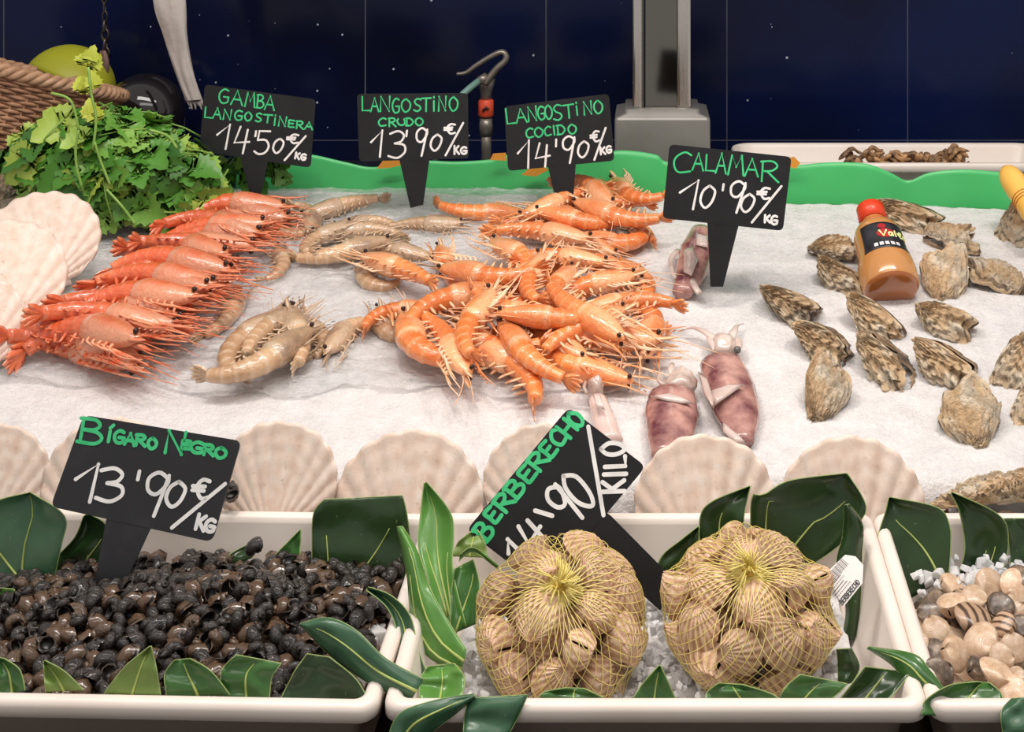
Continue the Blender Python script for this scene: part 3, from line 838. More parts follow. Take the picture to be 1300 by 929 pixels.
OY = [
 (1153, 277, 82, 40, 152, .45, 24, 'dark streaked oyster at the back against the green liner right of the bottle cap'),
 (1209, 306, 66, 46, 165, .50, -10, 'fan shaped oyster with hooked tip, behind the broad oyster right of the bottle'),
 (1058, 320, 58, 30, 172, .45, 10, 'small flat oyster left of the sauce bottle, hindmost of its pair'),
 (1067, 352, 62, 46, 135, .50, 18, 'wrinkled oyster touching the left side of the sauce bottle'),
 (1197, 357, 66, 62, -92, .60, 0, 'broad round oyster standing against the right side of the sauce bottle'),
 (1260, 354, 76, 36, -24, .45, 14, 'long oyster with a black blotch right of the broad round one'),
 (1290, 288, 52, 46, 85, .55, 0, 'oyster cut by the picture edge under the yellow handle'),
 (1108, 408, 78, 46, 128, .55, 16, 'oyster just in front of the bottle base, tip pointing up left'),
 (1198, 411, 72, 52, 146, .55, 12, 'rounded oyster in front of the broad round one'),
 (1005, 393, 84, 42, 142, .50, 18, 'dark banded oyster furthest left in the oyster group, nearest the CALAMAR sign'),
 (1041, 440, 76, 42, 133, .55, 22, 'narrow oyster with dark underside, between the dark banded and the upright oval ones'),
 (1043, 502, 84, 62, -104, .66, 0, 'upright oval oyster with the roundest face, left in the front row'),
 (1122, 462, 86, 44, 122, .50, 24, 'pointed oyster with thin upright tip in the middle of the group'),
 (1200, 468, 88, 42, 130, .55, 22, 'slender oyster with a clear dark seam right of the pointed one'),
 (1238, 536, 76, 70, -84, .62, 0, 'wide oyster nearest the front with its pale cap split from a dark base'),
 (1292, 468, 74, 56, 75, .60, 0, 'oyster at the picture edge with frilled rim, right of the slender one'),
 (1306, 515, 60, 34, 80, .55, 0, 'oyster almost wholly cut off by the picture edge below the frilled one')]
for k, (u, v, L, W, a, t, rl, lab) in enumerate(OY):
    oyster(u, v, L, W, a, lab, tilt=t, var=k, roll=rl, h=0.008)
oyster(1262, 637, 120, 40, 4, 'long flat oyster lying behind the right hand tray of clams', tilt=0.12, var=3, d=1.150, group='oysters on the ice')
# dark rough oysters heaped at the far left
for k, (u, v, L, W, a, lab) in enumerate([(12, 238, 62, 44, 80, 'dark rough oyster at the top of the heap under the wicker basket'),
        (20, 272, 70, 46, 20, 'dark rough oyster beside the parsley in the heap under the wicker basket'),
        (8, 308, 64, 44, 150, 'dark rough oyster lowest in the heap behind the left scallop shells'),
        (60, 285, 60, 40, 10, 'dark rough oyster half buried between parsley and left scallop shells')]):
    oyster(u, v, L, W, a, lab, tilt=0.5, var=k + 2, h=0.03 - 0.008 * k, group='dark oysters at the far left')

# ------------------------------------------------------------------ sauce bottle
def bottle():
    base = ice_pt(1133, 371, 0.012); top = ice_pt(1104, 263, 0.062)
    ax = (top - base); Ltot = ax.length; X = ax.normalized()
    Z = (ICE_N - X * ICE_N.dot(X)).normalized(); Y = Z.cross(X)
    r0 = 37.5 * base.y / F
    root = empty('sauce_bottle'); root.matrix_world = frame_matrix(base, X, Y, Z, 1.0)
    k = Ltot
    prof = [(0.0, .0), (0.0, .80), (0.015, .88), (0.035, .94), (0.06, .97), (0.20, 1.0), (0.28, .98), (0.33, .93), (0.38, .89), (0.46, .88), (0.55, .88), (0.62, .86), (0.68, .80), (0.73, .68), (0.765, .54), (0.79, .45), (0.81, .43), (0.84, .43)]
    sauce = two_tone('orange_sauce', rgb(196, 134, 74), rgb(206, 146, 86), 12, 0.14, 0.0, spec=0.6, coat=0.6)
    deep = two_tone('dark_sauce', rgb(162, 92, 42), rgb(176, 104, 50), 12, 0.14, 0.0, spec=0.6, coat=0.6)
    b = MB(); S = 48
    rows = [[(x * k, r0 * r * math.cos(2 * math.pi * j / S), r0 * r * math.sin(2 * math.pi * j / S)) for j in range(S)] for x, r in
            [(p[0], max(p[1], 0.002)) for p in prof]]
    b.grid(rows)
    b = MB(); b.grid(rows, closed=True)
    fcount = len(b.f)
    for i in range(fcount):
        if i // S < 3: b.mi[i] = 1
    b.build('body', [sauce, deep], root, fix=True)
    cap_m = two_tone('red_cap', rgb(222, 62, 30), rgb(232, 76, 38), 20, 0.3, 0)
    b = MB(); rc = r0 * 0.50; rows = []
    for x, r in ((0.815, 0.86), (0.816, 1.0), (0.985, .97), (0.998, .90), (1.0, .84), (1.0, 0.01)):
        rows.append([(x * k, rc * r * (1 + (0.03 if (j % 2 and r > .93) else 0)) * math.cos(2 * math.pi * j / 64), rc * r * (1 + (0.03 if (j % 2 and r > .93) else 0)) * math.sin(2 * math.pi * j / 64)) for j in range(64)])
    b.grid(rows, closed=True); b.build('cap', cap_m, root, fix=True)
    # label wrapped round the waist
    lab = MB(); a0, a1 = -20 * D2R, 160 * D2R          # angle from +Z towards -Y
    def lp(x, a, e=0.0003):
        # radius of the body at x
        for (xa, ra), (xb, rb) in zip(prof, prof[1:]):
            if xa <= x <= xb and xb > xa: rr_ = ra + (rb - ra) * (x - xa) / (xb - xa)
        rr_ = r0 * rr_ + e
        return Vector((x * k, -rr_ * math.sin(a), rr_ * math.cos(a)))
    lx0, lx1 = 0.30, 0.615
    lab.grid([[lp(lx0 + (lx1 - lx0) * i / 12, -0.95 + 1.9 * j / 24) for j in range(25)] for i in range(13)])
    black = two_tone('label_black', rgb(26, 24, 28), rgb(52, 52, 58), 60, 0.3, 0)
    L = solid(lab.build('label', black, root), 0.0003)
    red = two_tone('label_red', rgb(206, 34, 40), rgb(160, 20, 30), 50, 0.3, 0)
    ylw = two_tone('label_yellow_green', rgb(226, 236, 150), rgb(240, 244, 190), 50, 0.3, 0)
    wht = two_tone('label_white', rgb(222, 220, 222), rgb(236, 234, 236), 50, 0.3, 0)
    def patch(cx, ca, rx, ra, n, name, m, e, sq=False):
        b = MB(); P = []
        for j in range(n):
            t = 2 * math.pi * j / n; cx_, sx_ = math.cos(t), math.sin(t)
            if sq:
                q = max(abs(cx_), abs(sx_)); cx_, sx_ = cx_ / q, sx_ / q
            P.append(lp(cx + rx * cx_, ca + ra * sx_, e))
        C = lp(cx, ca, e); b.add([C] + P, [(0, 1 + j, 1 + (j + 1) % n) for j in range(n)], 0)
        b.build(name, m, L)
    patch(0.480, 0.05, 0.050, 0.36, 20, 'red_splash', red, 0.0009)
    patch(0.560, -0.05, 0.030, 0.16, 16, 'red_pepper', red, 0.0010)
    b = MB()
    x0 = -0.18
    for ch, wd in (('V', .26), ('a', .2), ('l', .1), ('e', .2), ('n', .2)):
        for s, P in enumerate(glyph(ch)):
            pts = [lp(0.505 - 0.062 * p.y + 0.0 * p.x, x0 + wd * p.x, 0.0014 + 0.0001 * s) for p in P]
            nn = (lp(0.57, x0 + wd / 2, 1) - lp(0.57, x0 + wd / 2, 0)).normalized()
            ribbon(b, pts, nn, 0.0011)
        x0 += wd + 0.05
    b.build('lettering', ylw, L)
    for q in range(5): patch(0.355, -0.42 + 0.21 * q, 0.022, 0.075, 16, 'seal', wht, 0.0009, True)
    tag(root, 'plastic bottle of orange brown sauce with red cap lying among the oysters', 'bottle')
bottle()

# ------------------------------------------------------------------ squid
skin_m = two_tone('squid_skin', rgb(112, 62, 68), rgb(206, 158, 146), 34, 0.2, 0.15, lo=0.34, hi=0.62, detail=8, coat=0.5, stretch=(1, 1, 1), sss=(0.15, (1, .6, .5), 0.004))
flesh_m = two_tone('squid_flesh', rgb(208, 178, 168), rgb(232, 210, 202), 14, 0.2, 0.1, coat=0.6, sss=(0.3, (1, .8, .7), 0.006))
head_m = two_tone('squid_head', rgb(176, 150, 140), rgb(226, 208, 198), 30, 0.22, 0.2, coat=0.6, sss=(0.3, (1, .8, .7), 0.006))
def squid(mantle, widths, flaps, head, arms, label, eyes=(), h=0.0, skin=skin_m):
    """mantle: axis pixels from the opening to the tail; widths in pixels"""
    P = [ice_pt(u, v, 0.010 + h) for u, v in mantle]
    base = P[0].copy(); root = empty('squid', base)
    A = resample(P, 20); b = MB(); rows = []
    for i, p in enumerate(A):
        t = (A[min(i + 1, 19)] - A[max(i - 1, 0)]).normalized(); s = t.cross(ICE_N).normalized()
        f = i / 19 * (len(widths) - 1); a = min(int(f), len(widths) - 2); w = widths[a] + (widths[a + 1] - widths[a]) * (f - a)
        hw = w * 0.5 * p.y / F; th = min(0.014, hw * 0.62)
        rows.append([p - base + s * hw * math.cos(2 * math.pi * j / 20) * (1 + .06 * noise.noise(Vector((i * .4, j * .7, w)))) + ICE_N * th * (math.sin(2 * math.pi * j / 20)) for j in range(20)])
    b.grid(rows, closed=True); n0 = len(b.v)
    b.f.append(tuple(range(20))); b.mi.append(0); b.f.append(tuple(range(n0 - 20, n0))); b.mi.append(0)
    b.build('mantle', skin, root, fix=True)
    for fl in flaps:                     # pale flaps of flesh and torn skin lying over the mantle
        Q = [ice_pt(u, v, 0.0245 + h + (e if len(r) else 0)) - base for (u, v, *r) in fl for e in [r[0] if r else 0]]
        c = sum(Q, Vector()) / len(Q) + ICE_N * 0.002
        b = MB(); m = len(Q); ring2 = [c.lerp(q, 0.6) + ICE_N * 0.0015 for q in Q]
        b.add(Q + ring2 + [c], [(j, (j + 1) % m, m + (j + 1) % m, m + j) for j in range(m)] + [(m + j, m + (j + 1) % m, 2 * m) for j in range(m)])
        solid(b.build('fin', flesh_m, root), 0.0007)
    if head:
        (u, v, rw, rh) = head; c = ice_pt(u, v, 0.012 + h) - base
        b = MB(); d = (c + base).y / F
        b.ball((0, 0, 0), 1, 18, 12)
        vs = []
        for p in b.v:
            q = Vector(p); k = 1 + 0.34 * noise.noise(q * 1.9 + Vector((u, v, 0)))
            vs.append(c + Vector((q.x * rw * d * k, q.y * rh * d * 1.5 * k, q.z * 0.013 * k)))
        b.v = [tuple(p) for p in vs]; b.build('head', head_m, root)
    for a in arms:
        Q = [ice_pt(u, v, 0.012 + h + 0.004 * math.sin(k * 1.3)) - base for k, (u, v) in enumerate(a['p'])]
        Q = resample(Q, 12); w0, w1 = a['w']
        b = MB(); d = P[0].y / F
        b.tube(Q, [(w0 + (w1 - w0) * (i / 11) ** 0.8) * 0.5 * d for i in range(12)], 10, flat=0.6)
        b.build('arm', head_m, root)
    for u, v, r in eyes:
        b = MB(); c = ice_pt(u, v, 0.022 + h) - base; b.ball(c, r * P[0].y / F, 12, 8); o = b.build('eye', two_tone('squid_eye', rgb(120, 116, 112), rgb(70, 66, 66), 40, 0.1, 0), root)
    tag(root, label, 'squid', 'squid on the ice')
    return root
squid([(853, 504), (852, 540), (848, 570), (847, 580)], [60, 70, 60, 40], [[(826, 503), (846, 500), (866, 505), (880, 512), (866, 512), (846, 509)]],
      (864, 487, 20, 15), [{'p': [(858, 482), (852, 470), (854, 462)], 'w': (13, 7)}, {'p': [(846, 490), (838, 485), (838, 476)], 'w': (12, 8)}, {'p': [(872, 488), (876, 480), (864, 468)], 'w': (15, 9)}],
      'purple speckled squid on the ice, left of the pair behind the front scallop shells')
squid([(916, 462), (925, 490), (936, 525), (944, 562)], [56, 66, 58, 26], [[(903, 496, .002), (926, 488, .004), (945, 488, .004), (928, 500, .003), (908, 514, .002), (902, 505)], [(915, 535), (925, 545), (940, 556), (948, 564), (935, 562), (918, 548)], [(886, 472), (897, 478), (908, 512), (905, 522), (894, 500)]],
      (920, 440, 17, 14), [{'p': [(914, 436), (896, 422), (880, 416), (867, 419)], 'w': (18, 3)}, {'p': [(926, 432), (932, 420), (936, 413), (944, 411)], 'w': (16, 2)}, {'p': [(930, 446), (938, 440), (936, 430)], 'w': (14, 8)}, {'p': [(910, 446), (904, 436), (900, 430)], 'w': (14, 8)}],
      'brown pink squid on the ice with two arms pointing up, right of the pair', eyes=[(936, 444, 5)])
squid([(890, 292), (884, 320), (876, 350), (866, 372)], [26, 44, 42, 26], [[(884, 296), (898, 300), (898, 314), (884, 311)], [(868, 318), (880, 312), (886, 330), (878, 350), (868, 345)]],
      None, [{'p': [(860, 318), (852, 330), (856, 350), (868, 362)], 'w': (9, 5)}, {'p': [(872, 340), (880, 360), (888, 372)], 'w': (12, 8)}], 'pale squid half hidden behind the foot of the CALAMAR sign')
squid([(758, 505), (766, 530), (776, 560)], [22, 30, 30], [[(752, 500), (762, 502), (768, 520), (757, 516)]],
      (756, 495, 10, 8), [{'p': [(754, 492), (748, 478), (740, 468)], 'w': (8, 3)}, {'p': [(762, 492), (768, 480), (776, 476)], 'w': (8, 3)}, {'p': [(746, 500), (742, 492), (744, 484)], 'w': (7, 4)}],
      'pale see through squid half hidden behind the top corner of the BERBERECHO sign', skin=flesh_m)

# ------------------------------------------------------------------ scallop shells
def scallop_material():
    n = N('scallop_shell')
    t = n.attr('t')
    f = n.noise(5, 3, stretch=(1, 1, 1))
    c = n.ramp(f, [(0.3, rgb(226, 200, 182)), (0.55, rgb(238, 219, 205)), (0.75, rgb(244, 230, 220))])
    sp = n.ramp(n.noise(9, 4), [(0.62, (0, 0, 0, 1)), (0.74, (1, 1, 1, 1))])
    st = n.math('ADD', n.math('MULTIPLY', n.math('SINE', n.math('MULTIPLY', t, 6.2832)), 0.5), 0.5)
    c = n.mix(n.math('MULTIPLY', st, 0.26), c, rgb(208, 176, 156))
    c = n.mix(n.math('MULTIPLY', sp, 0.45), c, rgb(190, 146, 116))
    n.set(color=c, rough=0.45, spec=0.4, sss=(0.1, (1, .8, .6), 0.004))
    n.bump(n.noise(60, 3), 0.15, 0.005)
    return n.m
scallop_m = scallop_material()
def scallop_mesh(seed):
    rr = random.Random(seed); ph = rr.uniform(0, 9)
    NS, NA, ribs = 30, 150, 15
    def M(w):                       # w -1..1 around the fan, hinge at the origin, width about 2
        b = math.pi + w * 148 * D2R
        return Vector((1.03 * math.sin(-b) , 0.94 + 0.94 * math.cos(b + math.pi) * 1.0, 0))
    rows = []; at = []
    for i in range(NS + 1):
        s = i / NS; row = []
        for j in range(NA + 1):
            w = -1 + 2 * j / NA
            m = M(w); rib = math.cos(w * math.pi * ribs)
            edge = 1 + 0.009 * rib * (s ** 6) + 0.012 * noise.noise(Vector((w * 6, ph, s * 2)))
            q = m * s * edge
            z = 0.20 * math.sin(math.pi * min(1, s ** 0.62 * 0.5 + 0.5)) * (1 - 0.25 * w * w) + 0.012 * rib * s
            g = 7 * s + 0.3 * noise.noise(Vector((w * 3, ph, 4))); z += 0.016 * (g - math.floor(g)) * s
            row.append(Vector((q.x, q.y, z))); at.append(w * ribs * 0.5 + 20)
        rows.append(row)
    b = MB(); b.grid(rows, at=at)
    fan = b.mesh('fan', scallop_m)
    b = MB()
    for sd in (1, -1):
        b.add([(0, 0.0, .02), (sd * .42, -.02, .03), (sd * .36, .30, .03), (sd * .08, .2, .10)], [(0, 1, 2, 3)] if sd > 0 else [(3, 2, 1, 0)])
    ears = b.mesh('hinge_ear', scallop_m)
    return fan, ears
SV = [scallop_mesh(k) for k in range(3)]
def scallop(hinge, up, facing, R_, label, var=0, group='scallop shells standing behind the front trays'):
    """hinge point, direction of the fan, direction the outer face looks"""
    Y = up.normalized(); Z = (facing - Y * facing.dot(Y)).normalized(); X = Y.cross(Z)
    root = empty('scallop_shell'); root.matrix_world = frame_matrix(hinge, X, Y, Z, R_)
    solid(link('fan', SV[var % 3][0], root), 0.03 , 1)
    solid(link('hinge_ear', SV[var % 3][1], root), 0.03, 1)
    tag(root, label, 'shell', group)
for k, (u, vt, wd, lab) in enumerate([(0, 538, 150, 'scallop shell at the left picture edge behind the left tray'),
        (150, 530, 170, 'scallop shell almost hidden behind the BIGARO NEGRO sign'),
        (355, 534, 156, 'tall scallop shell between the BIGARO NEGRO sign and the ring marked shell'),
        (525, 545, 192, 'broad scallop shell with ring marks behind the upright green leaf'),
        (690, 538, 150, 'scallop shell half hidden behind the BERBERECHO sign'),
        (892, 551, 180, 'scallop shell in front of the pair of squid'),
        (1079, 553, 186, 'rosy scallop shell in front of the oysters behind the big curled leaf')]):
    d = 1.138; R_ = wd * 0.5 / 1.03 * d / F
    top = px(u, vt, 1.165)
    upd = Vector((0.02 * math.sin(k * 2.3), 0.30, 1)).normalized()
    hinge = top - upd * (1.88 * R_)
    scallop(hinge, upd, Vector((0.05 * math.sin(k * 1.7), -1, 0.3)), R_, lab, k)
for k, (hu, hv, tu, tv, dh, dt, lab) in enumerate([(4, 432, -20, 284, 1.36, 1.42, 'large white scallop shell leaning at the left edge, front one of the left pair'),
        (60, 368, 44, 246, 1.47, 1.52, 'white scallop shell leaning under the parsley, rear one of the left pair'),
        (-36, 480, -62, 352, 1.31, 1.35, 'white scallop shell mostly cut off at the left edge below the leaning pair')]):
    a = px(hu, hv, dh); t = px(tu, tv, dt); R_ = (t - a).length / 1.88
    scallop(a, t - a, Vector((0.35, -1, 0.55)), R_, lab, k + 1, 'scallop shells leaning at the left edge')

# ------------------------------------------------------------------ tool with the yellow handle
hm = two_tone('yellow_handle', rgb(244, 182, 78), rgb(250, 196, 98), 12, 0.35, 0.05)
a = px(1276, 214, 1.64); c = px(1316, 276, 1.56)
root = empty('oyster_knife', a); b = MB()
A = resample([a - a, (c - a) * 0.5, c - a], 14); rad = 16 * 1.62 / F
b.tube([p for p in A], [rad * k for k in (.35, .72, .9, .98, 1, 1, .99, .97, .96, .95, .95, .96, .98, .9)], 20)
b.build('handle', hm, root)
b = MB(); e = (c - a); b.tube([e, e * 1.5, e * 2.0], [.006, .007, .001], 10, flat=.25); b.build('blade', two_tone('knife_steel', rgb(170, 170, 172), rgb(190, 190, 192), 20, 0.25, 0, metal=1.0), root)
for k in range(3):
    b = MB(); f = 0.62 + 0.05 * k; p = e * f; t = e.normalized(); n1 = t.orthogonal().normalized(); n2 = t.cross(n1)
    b.tube([p + (n1 * math.cos(q * math.pi / 12) + n2 * math.sin(q * math.pi / 12)) * (rad * 0.985) for q in range(25)], 0.0006, 5); b.build('grip_ring', two_tone('handle_line', rgb(190, 120, 40), rgb(200, 130, 50), 12, 0.4, 0), root)
tag(root, 'yellow rounded knife handle leaning at the right edge before the green liner', 'knife')

# ------------------------------------------------------------------ periwinkles in the left tray
def snail_mesh(seed, nt=3.0, ring=13, sides=9):
    rr = random.Random(seed); b = MB(); rows = []
    n = int(nt * ring)
    el = rr.uniform(1.0, 1.25)
    for i in range(n + 1):
        th = 2 * math.pi * i / ring; w = math.exp(0.072 * (i - n) * 13 / ring)
        c = Vector((0.40 * w * math.cos(th), 0.40 * w * math.sin(th), -1.05 * w * el)); r = 0.60 * w * (1.03 if i == n else 1)
        rad = Vector((math.cos(th), math.sin(th), 0))
        rows.append([c + (rad * math.cos(2 * math.pi * j / sides) + Vector((0, 0, 1.05)) * math.sin(2 * math.pi * j / sides)) * r for j in range(sides)])
    b.grid(rows, closed=True)
    last = rows[-1]; cc = sum(last, Vector()) / sides
    inner = [cc + (p - cc) * 0.82 for p in last]
    deep = [q + Vector((math.sin(th), -math.cos(th), 0)) * 0.22 for q in inner]
    o = len(b.v); b.add(last + inner + deep, [(j, (j + 1) % sides, sides + (j + 1) % sides, sides + j) for j in range(sides)], 1)
    b.f += [(o + sides + j, o + sides + (j + 1) % sides, o + 2 * sides + (j + 1) % sides, o + 2 * sides + j) for j in range(sides)]; b.mi += [2] * sides
    b.f.append(tuple(o + 2 * sides + j for j in range(sides))); b.mi.append(2)
    vs = np.array(b.v); vs -= (vs.max(0) + vs.min(0)) / 2; vs /= np.abs(vs).max() * 1.0
    b.v = [tuple(p) for p in vs]
    return b
def snail_mat():
    n = N('periwinkle_shell')
    c = n.ramp(n.noise(2.2, 4), [(0.3, rgb(22, 19, 18)), (0.55, rgb(42, 34, 30)), (0.8, rgb(70, 55, 46))])
    r = n.rand()
    c = n.mix(n.math('MULTIPLY', n.math('GREATER_THAN', r, 0.90), 0.45), c, rgb(128, 98, 74))
    n.set(color=c, rough=0.17, spec=0.5, coat=0.45)
    n.bump(n.noise(7, 4), 0.35, 0.05)
    return n.m
snail_ms = [snail_mat(), two_tone('periwinkle_lip', rgb(58, 48, 42), rgb(96, 82, 70), 8, 0.3, 0), two_tone('periwinkle_mouth', rgb(14, 12, 12), rgb(24, 20, 18), 8, 0.3, 0)]
SN = [snail_mesh(3 + k).mesh('periwinkle', snail_ms) for k in range(4)]
def heap_z(x, y):
    e = min(1, (1.108 - y) / 0.02)
    return tray_z(y) - 0.017 - 0.016 * max(0, (y - 1.02) / 0.09) + 0.010 * math.exp(-((x + 0.36) / 0.12) ** 2 - ((y - 1.01) / 0.07) ** 2) - 0.004 * max(0, min(1, (x + 0.26) / 0.06)) + 0.003 * noise.noise(Vector((x * 40, y * 40, 0)))
cells = []
pit = 0.0128
for iy in range(40):
    for ix in range(60):
        x = -0.530 + ix * pit + (iy % 2) * pit / 2 + R.uniform(-.0035, .0035); y = 0.9205 + iy * pit * 0.866 + R.uniform(-.0035, .0035)
        if x < -0.203 and y < 1.100:
            u = U0 + F * x / y
            if u > -16: cells.append((y, x))
cells.sort()
lab_p = 'small black periwinkle heaped with the others in the left tray'
def put_snail(x, y, z, s, k, lab=lab_p, grp='periwinkles in the left tray'):
    o = link('periwinkle', SN[k % 4])
    e = Matrix.Rotation(R.uniform(0, 6.28), 4, 'Z') @ Matrix.Rotation(R.uniform(0.6, 2.2), 4, 'X') @ Matrix.Rotation(R.uniform(0, 6.28), 4, 'Z')
    o.matrix_world = Matrix.Translation((x, y, z)) @ e @ Matrix.Scale(s, 4)
    tag(o, lab, 'periwinkle', grp); return o
R.shuffle(cells)
top = cells[:286]
for k, (y, x) in enumerate(top):
    put_snail(x, y, heap_z(x, y) + R.uniform(-.001, .003), R.uniform(.0082, .0104), k)
# loose ones on the rim, by the shells and on the leaves
put_snail(-0.348, 1.120, 0.9865, .0085, 1, 'periwinkle lying apart on the tray rim in front of the tall scallop shell', 'periwinkles on the rim')
put_snail(-0.330 - 0.022, 1.135, 0.9835, .0085, 2, 'periwinkle half hidden behind the edge of the BIGARO NEGRO sign', 'periwinkles on the rim')
put_snail(-0.3135, 1.07, 0.969, .0088, 0, 'periwinkle perched highest at the back of the heap beside the small green leaf')
# all the others underneath
bm = MB(); src = snail_mesh(9, 2.4, 8, 6)
sv = [Vector(p) for p in src.v]
def bury(x, y, z):
    e = Matrix.Rotation(R.uniform(0, 6.28), 3, 'Z') @ Matrix.Rotation(R.uniform(0.6, 2.2), 3, 'X'); s = R.uniform(.0084, .0100)
    bm.add([e @ p * s + Vector((x, y, z)) for p in sv], src.f); bm.mi[-len(src.f):] = src.mi
for y, x in cells[286:]: bury(x, y, heap_z(x, y))
for y, x in cells:
    if y > .922 and y < 1.09: bury(x + .004, y + .003, heap_z(x, y) - .0105)
tag(bm.build('periwinkle_heap', snail_ms), 'mass of black periwinkles filling the left tray beneath the top ones', 'periwinkles', kind='stuff')

# ------------------------------------------------------------------ bivalves
def valve_mesh(name, m, H, aspect, ribs, rib_h, rings, ring_h, beak, NA=54, NS=16, mirror=False, seed=0):
    b = MB(); rows = []; at = []
    for i in range(NS + 1):
        s = i / NS; row = []
        for j in range(NA + 1):
            w = -1 + 2 * j / NA; bb = w * 177 * D2R
            mm = Vector((aspect * math.sin(bb) * (1 + beak * math.sin(bb)), 1.0 + 1.0 * math.cos(bb), 0))
            q = mm * s ** 0.9
            z = H * (math.sin(math.pi * min(1, 0.16 + 0.84 * s ** 0.8)) ** 0.75 if s < 1 else 0)
            rb = math.cos(w * math.pi * ribs)
            z *= 1 + rib_h * rb * min(1, s * 2)
            q = q * (1 + rib_h * 0.25 * rb * s)
            z += ring_h * math.sin(s * rings * 2 * math.pi) * (s < 1)
            row.append(Vector((q.x, q.y - 0.95, -z if mirror else z))); at.append((s if ribs < 2 else 0.5 - 0.5 * rb) + 0.001)
        rows.append(row)
    b.grid(rows, at=at, flip=mirror)
    return b.mesh(name, m)
def cockle_mat():
    n = N('cockle_shell'); t = n.attr('t')
    f = n.math('ADD', n.math('MULTIPLY', t, 0.30), n.math('MULTIPLY', n.noise(1.8, 4), 0.75))
    c = n.ramp(f, [(0.3, rgb(236, 208, 180)), (0.55, rgb(214, 172, 138)), (0.8, rgb(158, 118, 88))])
    c = n.mix(n.math('MULTIPLY', n.math('POWER', n.rand(), 2.5), 0.55), c, rgb(124, 96, 70))
    n.set(color=c, rough=0.4, spec=0.4); n.bump(n.noise(9, 4), 0.25, 0.04); return n.m
cockle_m = cockle_mat()
CK = [(valve_mesh('upper_valve', cockle_m, .66, .94 + .06 * k, 17, .040, 5, .010, .05 * k, NA=136, NS=14), valve_mesh('lower_valve', cockle_m, .66, .94 + .06 * k, 17, .040, 5, .010, .05 * k, mirror=True, NA=136, NS=14)) for k in range(3)]
def bivalve(V, p, Z, roll, s, name, label, cat, group, open_=0.0):
    Z = Z.normalized(); X0 = Z.orthogonal().normalized()
    Mr = Matrix((X0, Z.cross(X0), Z)).transposed() @ Matrix.Rotation(roll, 3, 'Z')
    root = empty(name); root.matrix_world = Matrix.Translation(p) @ Mr.to_4x4() @ Matrix.Scale(s, 4)
    a = link(V[0].name.split('.')[0], V[0], root); c = link(V[1].name.split('.')[0], V[1], root)
    if open_: a.rotation_euler = (open_, 0, 0)
    tag(root, label, cat, group); return root

